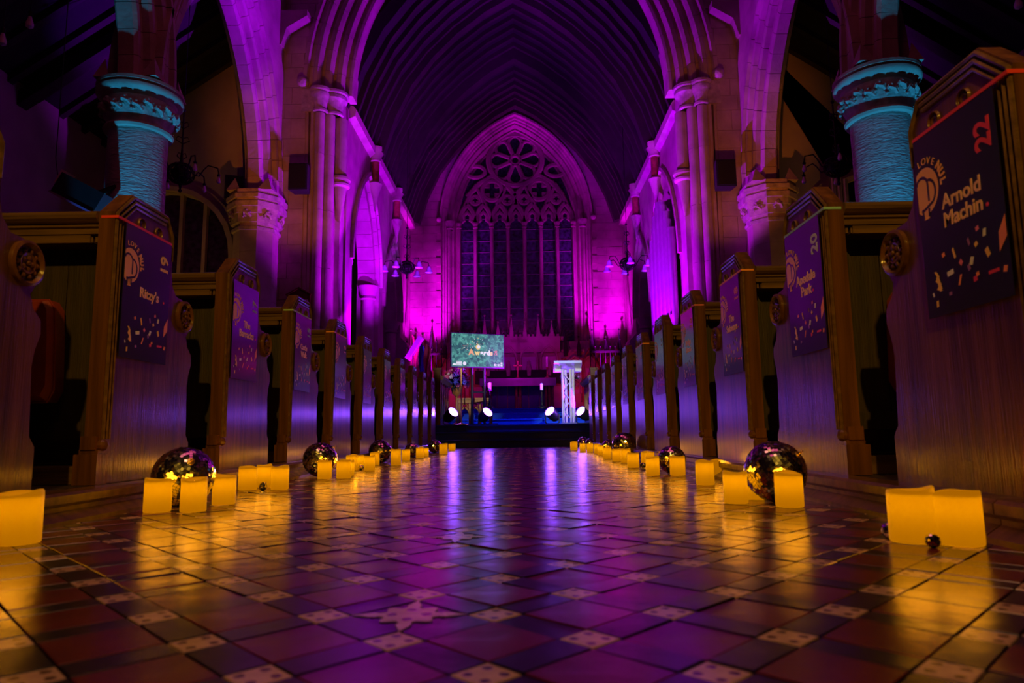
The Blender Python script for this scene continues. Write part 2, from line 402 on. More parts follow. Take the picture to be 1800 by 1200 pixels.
# ---- timber pew platforms with their moulded kerbs
def platform(name, x0, x1, xk, label):
    mb = MB(); sgn = 1 if xk > 0 else -1
    mb.box(min(x0, x1), max(x0, x1), -4, 11.35, -.1, ZP-.002)
    o = struct(name, mb, oak_rough, label, 'platform')
    prof = [(0, -.02), (0, ZP), (-.085, ZP), (-.095, ZP-.008), (-.095, ZP-.03), (-.082, ZP-.04), (-.082, .035), (-.10, .024), (-.118, .012), (-.122, -.02)]
    y = -4.0; k = 0
    while y < 11.35:
        y1 = min(y+1.83, 11.35)
        m2 = MB(); m2.prism([(xk + sgn*a, z) for a, z in prof], XZ, y+.002, y1-.002); m2.build('kerb_board', oak_h, o)
        y = y1
    return o
platform('trim_1', XL-.02, -8.2, XL+.02, 'dark timber pew platform with moulded kerb along the Ritzy\'s side')
platform('trim_2', XR+.02, 7.9, XR-.0, 'dark timber pew platform with moulded kerb along the Apedale Park side')

# ---- chancel arch wall
HA, RA, ZA = 3.22, 4.9, 7.1
arc = gothic(HA, RA, ZA, 16, .80)
aw = []
for sgn in (-1, 1):
    mb = MB(); xo = X0 + sgn*4.75
    poly = [(xo, 0), (X0+sgn*(HA+.72), 0), (X0+sgn*(HA+.80), ZA)] + [(X0+sgn*u, z) for u, z in arc] + [(X0, 13.5), (xo, 13.5)]
    mb.prism(poly, XZ, YA, YA+.7)
    w = struct('wall_chancel_'+('north' if sgn < 0 else 'south'), mb, stone, ('sandstone wall of the chancel arch, on the side of the screen' if sgn < 0 else 'sandstone wall of the chancel arch, on the side of the lectern'))
    aw.append(w)
    z = .0; k = 0                             # dressed blocks on the nave face
    while z < 9.4:
        h = .30 + .06*((k*7) % 3)
        xa, xb = X0+sgn*(HA+.84), xo
        if z > ZA: xa = X0 + sgn*(math.sqrt(max(0, (RA+.92)**2 - (z-ZA)**2)) - (RA-HA))
        cut = (xa + (xb-xa)*(.42 if k % 2 else .62))
        for a, b in ((xa, cut), (cut, xb)):
            m2 = MB(); m2.box(min(a, b)+.004, max(a, b)-.004, YA-.012-.006*RND.random(), YA+.01, z+.004, z+h-.004); m2.build('stone_block', stone, w)
        z += h; k += 1
prof = [(.92, YA+.02), (.91, YA-.08), (.83, YA-.09), (.80, YA-.01), (.73, YA-.01), (.70, YA-.035), (.64, YA-.035), (.60, YA+.02), (.585, YA+.11), (.54, YA+.13), (.51, YA+.09),
        (.43, YA+.085), (.385, YA+.13), (.375, YA+.22), (.33, YA+.24), (.30, YA+.20), (.215, YA+.195), (.17, YA+.25), (.16, YA+.33), (.11, YA+.345), (.07, YA+.31), (.02, YA+.32), (0, YA+.36), (0, YA+.68), (.9, YA+.68)]
ca_root = empty('chancel_arch', (X0, YA, ZA)); tag(ca_root, 'pointed stone chancel arch with layered mouldings framing the sanctuary', 'arch', kind='structure')
voussoirs(ca_root, stone, lambda u, z, d: (u, d-YA, z-ZA), HA, RA, ZA, prof, 15, 4)
for sgn in (-1, 1):
    b = MB(); b.ball((sgn*(HA+.9), -.06, .12), .12, 12, 8); b.build('label_stop', carved, ca_root, True)
# piers under it: shafts, corbelled inner shaft, capitals
def ring_cap(mb, x, y, z0, r, h=.5, n=20):
    mb.lathe([(r, z0), (r*1.25, z0+.02), (r*1.25, z0+.06), (r*1.05, z0+.09), (r*1.1, z0+h*.45), (r*1.45, z0+h*.62), (r*1.6, z0+h*.68), (r*1.6, z0+h*.8), (r*1.45, z0+h*.84), (r*1.75, z0+h*.9), (r*1.75, z0+h)], (x, y, 0), n)
for sgn, side in ((-1, 'screen'), (1, 'lectern')):
    root = empty('chancel_pier', (X0+sgn*3.55, YA+.3, 0))
    tag(root, f'clustered stone pier of the chancel arch on the {side} side, with corbelled shaft', 'pier', kind='structure')
    P = lambda a: sgn*a
    mb = MB()                                 # moulded core in plan
    plan = [(.42, -.30), (.36, -.31), (.32, -.26), (.31, -.18), (.16, -.18), (.15, -.05), (.0, -.04), (-.01, .06), (-.10, .08), (-.12, .40), (.42, .40)]
    mb.prism([(P(a), b) for a, b in plan], XY, 0, 7.1); mb.build('pier_core', stone, root)
    for a, b, r, z0 in ((.24, -.26, .095, 0), (.08, -.13, .105, 0)):
        z = z0
        while z < 6.6:
            h = min(1.15, 6.6-z); m2 = MB(); m2.lathe([(r, z+.003), (r, z+h-.003)], (P(a), b, 0), 16); m2.build('shaft_stone', stone, root, True); z += h
    m2 = MB(); m2.lathe([(.125, 5.35), (.125, 6.6)], (P(-.10), .06, 0), 18); m2.build('corbel_shaft', stone, root, True)
    m2 = MB(); m2.lathe([(.02, 4.45), (.07, 4.75), (.125, 5.12), (.13, 5.15), (.19, 5.18), (.2, 5.22), (.16, 5.25), (.16, 5.28), (.21, 5.31), (.21, 5.36), (.12, 5.38)], (P(-.10), .06, 0), 20); m2.build('corbel', stone, root, True)
    m2 = MB(); ring_cap(m2, P(.24), -.26, 6.6, .12); ring_cap(m2, P(.02), -.05, 6.6, .16); m2.box(min(P(.35), P(.6)), max(P(.35), P(.6)), -.34, -.28, 6.62, 7.1); m2.build('capital', carved, root, True)
# ---- nave arcades
AX = 4.83; ZC = 4.75; YC = (4.30, 8.45, 12.62); AH = 1.70; ARR = 3.55
def arcade(sgn, side):
    xa = X0 + sgn*AX
    mb = MB(); pts = [(2.4, ZC)]
    for a, b in ((4.30, 8.45), (8.45, 12.62)):
        mid = (a+b)/2; g = gothic(AH, ARR, ZC, 12, .55)
        pts += [(mid-u, z) for u, z in g][:-1] + [(mid+u, z) for u, z in g][::-1]
    pts += [(12.85, ZC), (12.85, 11.5), (2.4, 11.5)]
    # de-overlap: wide outer arcs meet above the columns
    clean = [pts[0]]
    for p in pts[1:]:
        clean.append((max(p[0], clean[-1][0]) if p[1] < 11 else p[0], p[1]))
    mb.prism(clean, YZ, xa-.3, xa+.3)
    wl = struct('wall_'+('north' if sgn < 0 else 'south')+'_arcade', mb, stone, f'upper arcade wall of the nave on the {side} side')
    # masonry strip just over the columns
    root = empty('nave_arcade', (xa, 8.45, ZC)); tag(root, f'moulded pointed arcade arches on the {side} side of the nave', 'arch', kind='structure')
    n = -sgn                                  # towards the nave
    pr = [(.58, .30), (.575, .36), (.52, .36), (.51, .30), (.45, .30), (.42, .32), (.38, .30), (.36, .22), (.31, .21), (.28, .245), (.22, .245), (.19, .21), (.18, .12), (.13, .11), (.10, .14), (.04, .14), (0, .10)]
    pr = pr + [(r, -d) for r, d in pr[::-1]]
    for a, b in ((4.30, 8.45), (8.45, 12.62)):
        mid = (a+b)/2
        voussoirs(root, stone, lambda u, z, d: (n*d, mid+u-8.45, z-ZC), AH, ARR, ZC, pr, 11, 4)
    return root
arcade(-1, 'screen'); arcade(1, 'lectern')
def column(sgn, y, label):
    root = empty('nave_column', (X0+sgn*AX, y, 0)); tag(root, label, 'column', kind='structure')
    z = .1
    m2 = MB(); m2.lathe([(.55, 0), (.55, .2), (.46, .26), (.46, .32), (.38, .4), (.35, .42)], n=32); m2.build('base', stone, root, True)
    z = .42
    while z < 4.14:
        h = min(.372, 4.15-z); m2 = MB(); m2.lathe([(.30, z+.003), (.35, z+.003), (.35, z+h-.003), (.30, z+h-.003)], n=48); m2.build('drum', stone2, root, True); z += h
    m2 = MB(); m2.lathe([(.35, 4.14), (.40, 4.15), (.415, 4.18), (.40, 4.21), (.36, 4.22)], n=40); m2.build('neck_ring', stone, root, True)
    m2 = MB(); m2.lathe([(.36, 4.2), (.37, 4.28), (.42, 4.36), (.44, 4.5), (.42, 4.56)], n=40); m2.build('bell', carved, root, True)
    lv = MB(); lv.tube([(-.07, 0, 0), (-.03, .03, .05), (.03, .03, .08), (.06, 0, .04), (.02, -.01, .01)], [.02, .03, .03, .025, .012], 6); lv.ball((0, .03, .10), .028, 8, 5); lv.ball((.055, .02, .0), .022, 6, 4); lv.ball((-.055, .02, .07), .022, 6, 4)
    lm = lv.mesh('carved_leaf', carved, True)
    for k in range(22):
        a = 2*PI*k/22; m = Matrix.Rotation(a-PI/2, 4, 'Z'); m.translation = (.425*math.cos(a), .425*math.sin(a), 4.34 + .05*(k % 2)); link('carved_leaf', lm, root, mtx=m)
    m2 = MB(); m2.lathe([(.42, 4.55), (.44, 4.6), (.50, 4.62), (.52, 4.65), (.52, 4.68), (.48, 4.70), (.52, 4.72), (.52, 4.76), (.46, 4.80), (.3, 4.82)], n=40); m2.build('abacus', stone, root, True)
    for qx in (-1, 1):
        for qy in (-1, 1):
            m2 = MB(); m2.add([(qx*.20, qy*.40, 4.79), (qx*.42, qy*.20, 4.79), (qx*.40, qy*.40, 4.79), (qx*.32, qy*.30, 5.08)], [(0, 1, 2), (0, 1, 3), (1, 2, 3), (2, 0, 3)]); m2.build('broach_stop', stone, root)
for sgn, side in ((-1, 'screen'), (1, 'lectern')):
    column(sgn, 8.45, f'round stone column lit cyan with leafy capital, on the {side} side')
    column(sgn, 4.30, f'round stone column nearer the west door, on the {side} side')
    # octagonal respond against the chancel wall
    root = empty('arcade_respond', (X0+sgn*AX, 12.45, 0)); tag(root, f'octagonal half column with dark leafy capital beside the chancel arch, {side} side', 'column', kind='structure')
    oct8 = lambda r: [(r*math.cos(PI/8+PI/4*k), r*math.sin(PI/8+PI/4*k)) for k in range(8)]
    z = 0.
    while z < 4.0:
        h = min(.45, 4.02-z); m2 = MB(); m2.prism(oct8(.40), XY, z+.002, z+h-.002); m2.build('drum', stone, root); z += h
    m2 = MB()
    for r, z0, z1 in ((.44, 4.0, 4.06), (.41, 4.06, 4.14), (.46, 4.14, 4.3), (.50, 4.3, 4.42), (.54, 4.42, 4.52), (.50, 4.52, 4.58), (.55, 4.58, 4.66), (.5, 4.66, 4.76)): m2.prism(oct8(r), XY, z0, z1)
    m2.build('capital', carved, root)
    lm = bpy.data.meshes['carved_leaf']
    for k in range(8):
        a = PI/4*k; m = Matrix.Rotation(a-PI/2, 4, 'Z') @ Matrix.Scale(1.1, 4); m.translation = (.46*math.cos(a), .46*math.sin(a), 4.22); link('carved_leaf', lm, root, mtx=m)
    for qx in (-1, 1):
        m2 = MB(); m2.add([(qx*.16, -.44, 4.75), (qx*.44, -.16, 4.75), (qx*.42, -.42, 4.75), (qx*.31, -.31, 5.02)], [(0, 1, 2), (0, 1, 3), (1, 2, 3), (2, 0, 3)]); m2.build('broach_stop', stone, root)
    # bracket of the nave roof on the corner of the wall
    m2 = MB(); m2.prism([(0, 0), (.1, .35), (.5, .6), (.5, .72), (-.05, .72), (-.1, 0)], lambda p, y: (X0+sgn*(4.5-p[0]), y, 7.9+p[1]), 12.5, 12.75)
    o = m2.build('roof_corbel', stone); tag(o, f'stone roof corbel high beside the chancel arch, {side} side', 'corbel', kind='structure')

# ---- side aisles: outer wall, east wall with arched window, lean-to roof
def aisle(sgn, side, idx, wx):
    xo, xi = X0+sgn*8.1, X0+sgn*4.6
    mb = MB(); mb.box(min(xo, xo+sgn*.4), max(xo, xo+sgn*.4), 2, 13.4, 0, 6.5)
    struct('wall_'+('north' if sgn < 0 else 'south'), mb, plaster, f'outer aisle wall beyond the {side} side arcade')
    hw, zs, ztop = 1.35, 3.75, 5.1
    pts = [(xo, 0), (wx-sgn*-hw, 0)]
    n = 14; arcp = [(wx+sgn*hw*math.cos(PI*k/n), zs+hw*math.sin(PI*k/n)) for k in range(n+1)]
    poly = [(xo, 1.6), (wx+sgn*hw, 1.6)] + arcp + [(wx-sgn*hw, 1.6), (xi, 1.6), (xi, 8.5), (xo, 6.1)]
    mb = MB(); mb.prism(poly, XZ, 13.0, 13.4); mb.box(min(xo, xi), max(xo, xi), 13.0, 13.4, 0, 1.6)
    w = struct('wall_east_'+('north' if sgn < 0 else 'south')+'_aisle', mb, plaster, f'plastered end wall of the aisle on the {side} side, with an arched window')
    for z in (5.9, 6.7):                      # string course
        pass
    m2 = MB()
    for r0, r1, yy in ((0, .10, 12.9), (.10, .24, 12.96)):
        for k in range(n):
            a0, a1 = PI*k/n, PI*(k+1)/n
            q = [(wx+sgn*(hw+r)*math.cos(a), zs+(hw+r)*math.sin(a)) for r, a in ((r0, a0), (r1, a0), (r1, a1), (r0, a1))]
            m2.prism(q, XZ, yy, 13.05)
        for e in (-1, 1): m2.box(min(wx+e*(hw+r0), wx+e*(hw+r1)), max(wx+e*(hw+r0), wx+e*(hw+r1)), yy, 13.05, 1.6, zs)
    m2.build('window_surround', stone, w)
    win = empty(f'window_{idx}', (wx, 13.2, 1.6)); tag(win, f'dark arched window at the end of the {side} side aisle', 'window', kind='structure')
    xs = [-hw, -.68, -.2, .28, .76, hw]
    for a, b in zip(xs[:-1], xs[1:]):
        zt = zs-1.6 + math.sqrt(max(0, hw*hw - max(abs(a), abs(b))**2*.55)); g = MB()
        g.box(a, b, .0, .01, 0, min(zt, ztop-1.6)); g.build('pane', glass, win)
    for a in xs[1:-1]:
        g = MB(); g.box(a-.035, a+.035, -.1, .03, 0, zs-1.6+math.sqrt(hw*hw-a*a)); g.build('mullion', stone, win)
    # lean-to roof
    mb = MB(); mb.prism([(xi, 8.5), (xo, 6.1), (xo, 6.3), (xi, 8.7)], XZ, 2, 13.2)
    c = struct('ceiling_'+('north' if sgn < 0 else 'south')+'_aisle', mb, roofb, f'boarded lean-to roof over the {side} side aisle', 'roof')
    y = 2.2
    while y < 13:
        m2 = MB(); m2.prism([(xi, 8.5), (xo, 6.1), (xo, 5.98), (xi, 8.38)], XZ, y, y+.12); m2.build('rafter', rooft, c); y += .62
    for y in (6.4, 10.5):
        m2 = MB(); m2.prism([(xi, 8.35), (xo, 5.95), (xo, 5.7), (xi, 8.1)], XZ, y, y+.22); m2.build('principal', rooft, c)
aisle(-1, 'screen', 2, -7.05); aisle(1, 'lectern', 3, 6.9)

# ---- chancel walls, arches, roof
CX, CW, CZ = -.10, 3.45, 7.05
RP = [(3.45, 7.0), (3.15, 7.9), (2.72, 8.75), (2.15, 9.5), (1.5, 10.15), (.75, 10.75), (0, 11.2)]
for sgn, side in ((-1, 'screen'), (1, 'lectern')):
    xw = CX + sgn*CW
    pts = [(YA+.65, .3)]
    specs = ((14.0, 16.7, 3.9, 1.0), (17.3, 19.7, 3.5, 1.05))
    for a, b, zs, kk in specs:
        h = (b-a)/2; g = gothic(h, h*2*kk, zs, 10)
        pts += [(a, .3), ] + [((a+b)/2-u, z) for u, z in g][:-1] + [((a+b)/2+u, z) for u, z in g][::-1] + [(b, .3)]
    pts += [(YE, .3), (YE, CZ), (YA+.65, CZ)]
    mb = MB(); mb.prism(pts, YZ, xw, xw+sgn*.55)
    w = struct('wall_chancel_side_'+('north' if sgn < 0 else 'south'), mb, stone, f'side wall of the chancel with two pointed openings, {side} side')
    for a, b, zs, kk in specs:
        h = (b-a)/2; n = -sgn
        r2 = empty('chancel_side_arch', (xw, (a+b)/2, zs)); tag(r2, f'pointed moulded opening in the chancel wall, {side} side, ' + ('next to the chancel arch' if a < 15 else 'next to the sanctuary'), 'arch', kind='structure')
        voussoirs(r2, stone, lambda u, z, d: (n*d, u, z-zs), h-.12, (h-.12)*2*kk, zs, [(.30, .0), (.30, .07), (.22, .08), (.20, .02), (.12, .02), (.10, -.08), (.0, -.1), (0, -.5), (.3, -.5)], 8, 3)
        for e in (-1, 1):
            m2 = MB(); m2.lathe([(.24, .3-zs), (.24, .5-zs), (.16, .55-zs), (.15, -.35), (.2, -.32), (.17, -.25), (.24, -.08), (.26, 0)], (sgn*.25, e*(h-.05), 0), 16); m2.build('jamb_shaft', stone, r2, True)
    mb = MB(); mb.prism([(0, .3), (.16, .3), (.16, 2.75), (.20, 2.78), (.20, 2.86), (.0, 3.06)], lambda p, y: (xw-sgn*p[0], y, p[1]), 19.75, 21.0)
    o = struct('wall_dado_'+('north' if sgn < 0 else 'south'), mb, stone, f'low projecting wall with sloped coping beside the sanctuary, {side} side')
    # string course and wall shafts that carry the roof
    for y in (15.6, 18.4):
        r3 = empty('wall_shaft', (xw, y, 4.6)); tag(r3, f'short wall shaft carrying a chancel roof rib, {side} side, ' + ('next to the chancel arch' if y < 16 else 'next to the sanctuary'), 'shaft', kind='structure')
        m2 = MB(); m2.lathe([(.02, .9), (.06, 1.2), (.14, 1.5), (.17, 1.55), (.12, 1.6)], (-sgn*.12, 0, 0), 14); m2.build('corbel', stone, r3, True)
        m2 = MB(); m2.lathe([(.09, 1.6), (.09, 2.1)], (-sgn*.12, 0, 0), 14); m2.build('shaft', marble, r3, True)
        m2 = MB(); m2.lathe([(.09, 2.1), (.13, 2.12), (.12, 2.2), (.2, 2.35), (.2, 2.45)], (-sgn*.12, 0, 0), 14); m2.build('capital', stone, r3, True)
    m2 = MB(); m2.prism([(0, 0), (.14, .06), (.16, .2), (.1, .28), (0, .3)], lambda p, y: (xw-sgn*p[0], y, CZ-.25+p[1]), YA+.7, YE); o = m2.build('wall_plate', stone); tag(o, f'moulded cornice along the chancel wall top, {side} side', 'cornice', kind='structure')
    # chapel beyond the openings
    mb = MB(); mb.box(min(xw+sgn*2.6, xw+sgn*3), max(xw+sgn*2.6, xw+sgn*3), YA+.6, YE, 0, 7); struct('wall_chapel_'+('north' if sgn < 0 else 'south'), mb, plaster, f'chapel wall seen through the chancel openings, {side} side')
mb = MB()
outer = [(CX+u, z) for u, z in RP] + [(CX-u, z) for u, z in RP[-2::-1]]
shell = outer + [(x*1.06, z+.25) for x, z in outer[::-1]]
mb.prism(shell, XZ, YA+.6, YE+.3)
ceil = struct('ceiling', mb, roofb, 'dark boarded wagon roof over the chancel', 'roof')
def rib(y, w, dpt, m, name):
    inn = [(CX+u*(1-dpt/3.6), z-dpt*(.25+.75*(1-u/3.5))) for u, z in RP]; inn = inn + [(2*CX-x, z) for x, z in inn[-2::-1]]
    for k in range(len(outer)-1):
        m2 = MB(); m2.prism([outer[k], outer[k+1], inn[k+1], inn[k]], XZ, y, y+w); m2.build(name, m, ceil)
y = YA+.9
while y < YE-.15:
    rib(y, .10, .13, rooft, 'rafter'); y += .43
for y in (15.5, 18.3, 21.1): rib(y, .24, .34, rooft, 'principal_rib')
# east wall and its great window
WX, WH, WZ0, WZS, WR = -.12, 1.88, 3.1, 7.1, 3.32
g = gothic(WH+.55, WR+.55-.0, WZS, 16)
mb = MB(); top = [(CX+u, z+.25) for u, z in RP]
poly = [(CX-4.0, 0), (CX-4.0, 7.6)] + [(2*CX-x, z) for x, z in top] + [(x, z) for x, z in top[-2::-1]] + [(CX+4.0, 7.6), (CX+4.0, 0)]
hole = [(WX+WH+.55, WZ0)] + [(WX+u, z) for u, z in g] + [(WX-u, z) for u, z in g[-2::-1]] + [(WX-WH-.55, WZ0)]
# two halves so that each outline is a simple polygon
for sg in (-1, 1):
    h2 = [(WX, 0), (CX+sg*4.0, 0), (CX+sg*4.0, 7.0)] + [(CX+sg*u, z+.05) for u, z in RP] 
    h2 += [(WX+sg*u, z) for u, z in g[::-1]] + [(WX+sg*(WH+.55), WZ0), (WX, WZ0)]
    mb.prism(h2, XZ, YE, YE+.5)
we = struct('wall_east', mb, stone, 'east wall of pale sandstone lit magenta around the great window')
for sg in (-1, 1):                            # coursed blocks, toothed towards the window
    z = 2.9; k = 0
    while z < 8.9:
        h = .27; zz = z+h/2
        xi = WH+.55+.02 + (.14 if k % 2 else 0.0)
        if zz > WZS: xi = math.sqrt(max(.01, (WR+.62)**2-(zz-WZS)**2)) - (WR-WH) + .03
        xo = 3.45
        for (ra, za), (rb, zb) in zip(RP[:-1], RP[1:]):
            if za <= zz <= zb: xo = ra + (rb-ra)*(zz-za)/(zb-za)
        xo -= .02
        if xo - xi > .15:
            cuts = [xi, xo] if xo-xi < .6 else [xi, xi+(xo-xi)*(.38 if k % 2 else .6), xo]
            for a, b in zip(cuts[:-1], cuts[1:]):
                m2 = MB(); xa, xb = sorted((WX+sg*a, WX+sg*b)); m2.box(xa+.004, xb-.004, YE-.02-.012*RND.random(), YE+.02, z+.004, z+h-.004); m2.build('stone_block', stone, we)
        z += h; k += 1
# splayed, moulded window surround
er = empty('window_arch', (WX, YE, WZS)); tag(er, 'deep moulded stone arch around the great east window', 'arch', kind='structure')
pr = [(.62, -.08), (.60, -.12), (.54, -.12), (.52, 0), (.46, .0), (.43, .04), (.38, .04), (.35, .12), (.30, .10), (.26, .14), (.22, .22), (.17, .20), (.13, .26), (.09, .34), (.04, .32), (0, .36), (0, .48), (.6, .48)]
voussoirs(er, stone, lambda u, z, d: (u, d, z-WZS), WH, WR, WZS, pr, 10, 4)
for sg in (-1, 1):
    z = WZ0
    while z < WZS:
        h = min(.5, WZS-z); m2 = MB(); m2.prism([(sg*(WH+r), d) for r, d in pr[2:]], XY, z+.003-WZS, z+h-.003-WZS); m2.build('jamb_stone', stone, er); z += h
    m2 = MB(); m2.lathe([(.09, -.28), (.13, -.24), (.1, -.2), (.16, -.06), (.17, 0)], (sg*(WH+.28), .08, 0), 14); m2.build('jamb_capital', carved, er, True)
    m2 = MB(); m2.ball((sg*(WH+.62), -.08, .05), .1, 10, 6); m2.build('label_stop', carved, er, True)
win = empty('window_1', (WX, YE+.30, WZ0)); tag(win, 'great traceried east window of seven tall lights under a rose', 'window', kind='structure')
LW = 2*WH/7; ZL = WZS-WZ0
bar = MB()
NR = 11
for k in range(7):
    a = -WH + k*LW
    for j in range(NR):
        z0, z1 = j*(ZL+.15)/NR, (j+1)*(ZL+.15)/NR
        p = MB(); t = RND.uniform(-.02, .02)
        p.add([(a+.04, .03+t*.2, z0+.008), (a+LW-.04, .03, z0+.008), (a+LW-.04, .03+t*.3, z1-.008), (a+.04, .03, z1-.008)], [(0, 1, 2, 3)])
        p.build('pane', glassg if (k == 6 and j == NR-1) or (j == 0 and k in (0, 1, 5)) else glass, win, recalc=False)
    for j in range(1, NR+1):
        m2 = MB(); m2.box(a+.03, a+LW-.03, .015, .03, j*(ZL+.15)/NR-.008, j*(ZL+.15)/NR+.008); m2.build('saddle_bar', leadm, win)
m2 = MB(); gg = gothic(WH, WR, 0, 16); m2.prism([(WX*0+u, z) for u, z in gg] + [(-u, z) for u, z in gg[-2::-1]], lambda p, y: (p[0], y, ZL+p[1]), .04, .05); m2.build('tracery_glass', glassg, win)
for k in range(8):
    a = -WH + k*LW; m2 = MB(); w = .062
    m2.prism([(a-w, -.02), (a-w*.5, -.1), (a+w*.5, -.1), (a+w, -.02), (a+w, .08), (a-w, .08)], XY, 0, ZL-.05)
    m2.lathe([(w*.9, ZL-.2), (w*1.4, ZL-.17), (w*1.1, ZL-.12), (w*1.6, ZL-.04), (w*1.6, ZL)], (a, -.04, 0), 10); m2.build('mullion', stone, win)
def tr(path, r=.045, name='tracery_bar', closed=False):
    m2 = MB(); m2.tube([(x, -.0, ZL+z) for x, z in path], r, 6, closed, flat=1.7); m2.build(name, stone, win, True)
def in_arch(x, z): 
    return math.hypot(abs(x)+(WR-WH), z) < WR-.02
for k in range(7):                            # lancet head over each light and its cusped arch
    xc = -WH + (k+.5)*LW; h = LW/2
    for off, hh, zz, r in ((0, h, 0, .05), (.0, h*.86, -.02, .035)):
        g7 = gothic(hh, hh*2*(1.75 if off == 0 and r > .04 else .95), zz, 8)
        tr([(xc-u, z) for u, z in g7] + [(xc+u, z) for u, z in g7[-2::-1]], r)
    tr([(xc-h*.8, .02), (xc-h*.35, .10), (xc-h*.42, .25), (xc, .42), (xc+h*.42, .25), (xc+h*.35, .10), (xc+h*.8, .02)], .03)
def circ(x, z, r, n=28): return [(x+r*math.cos(2*PI*i/n), z+r*math.sin(2*PI*i/n)) for i in range(n)]
for x in (-1.5*LW-.25*LW*0, -.5*LW*1.0, .5*LW, 1.5*LW): pass
for xc in (-2.5*LW, -.52*LW, .52*LW, 2.5*LW):   # small pointed panels with quatrefoils
    for sg in (1,):
        tr([(xc-LW*.62, .62), (xc-LW*.35, .95), (xc, 1.30), (xc+LW*.35, .95), (xc+LW*.62, .62)], .05)
        tr(circ(xc, .80, .15, 16), .035, closed=True)
        for q in range(4): tr([(xc+.15*math.cos(q*PI/2+PI/4), .80+.15*math.sin(q*PI/2+PI/4)), (xc+.06*math.cos(q*PI/2+PI/4), .80+.06*math.sin(q*PI/2+PI/4))], .03)
for xc in (-1.45*LW, 1.45*LW):                  # two larger quatrefoil circles
    tr(circ(xc, 1.12, .33), .05, closed=True)
    tr([(xc-LW*1.55, .92), (xc-LW*.8, 1.36), (xc, 1.62), (xc+LW*.8, 1.36), (xc+LW*1.45, .92)], .055)
    for q in range(4):
        ang = q*PI/2; tr([(xc+.33*math.cos(ang+PI/4+d)*f, 1.12+.33*math.sin(ang+PI/4+d)*f) for d, f in ((-.35, 1), (-.12, .6), (0, .5), (.12, .6), (.35, 1))], .03)
RC = (0.0, 2.16); RRad = .88                    # the rose
tr(circ(*RC, RRad, 40), .06, 'rose_ring', True); tr(circ(*RC, .17, 16), .045, 'rose_ring', True)
for q in range(8):
    a = q*PI/4 + PI/8
    tr([(RC[0]+r*math.cos(a), RC[1]+r*math.sin(a)) for r in (.17, .4, .62)] , .045, 'rose_spoke')
    for e in (-1, 1):
        tr([(RC[0]+r*math.cos(a+e*d), RC[1]+r*math.sin(a+e*d)) for r, d in ((.62, 0), (.74, .12), (.80, .24), (.86, .36))], .035, 'rose_spoke')
for xc in (-1.32, 1.32): tr([(xc+.26*math.cos(t)*1.2, 1.78+.2*math.sin(t)) for t in [2*PI*i/18 for i in range(18)]], .045, closed=True)

# ================================================================== STAGE: steps, platform
def carpet_step(name, y0, y1, z0, z1, x0, x1, m, label):
    mb = MB(); nz = .02
    mb.prism([(y0, z0), (y0, z1-.03), (y0-nz, z1-.025), (y0-nz, z1-.005), (y0-nz+.006, z1), (y1, z1), (y1, z0)], YZ, x0, x1)
    o = mb.build(name, m); return tag(o, label, 'step')
def sstep(*a):
    o = carpet_step(*a); o['kind'] = 'structure'; return o
SX0, SX1 = -3.3, 3.0
sstep('floor_step', 11.42, 13.4, -.01, .13, SX0, SX1, stepm, 'lowest dark blue chancel step, rising from the tiles')
sstep('floor_step', 11.76, 13.4, .13, .265, SX0, SX1, stepm, 'second dark blue chancel step')
sstep('floor_stage', 12.10, 14.55, .265, .39, SX0, SX1, stepm, 'dark blue stage floor at the top of the chancel steps')
sstep('floor_sanctuary_step', 14.5, 16.2, .2, .535, SX0, SX1, carpet, 'lower bright blue carpeted sanctuary step')
sstep('floor_sanctuary_step', 16.0, 17.8, .2, .70, SX0, SX1, carpet, 'upper bright blue carpeted sanctuary step')
sstep('floor_sanctuary', 17.6, 21.5, .2, .86, SX0, SX1, carpet, 'blue carpeted sanctuary floor around the altar')

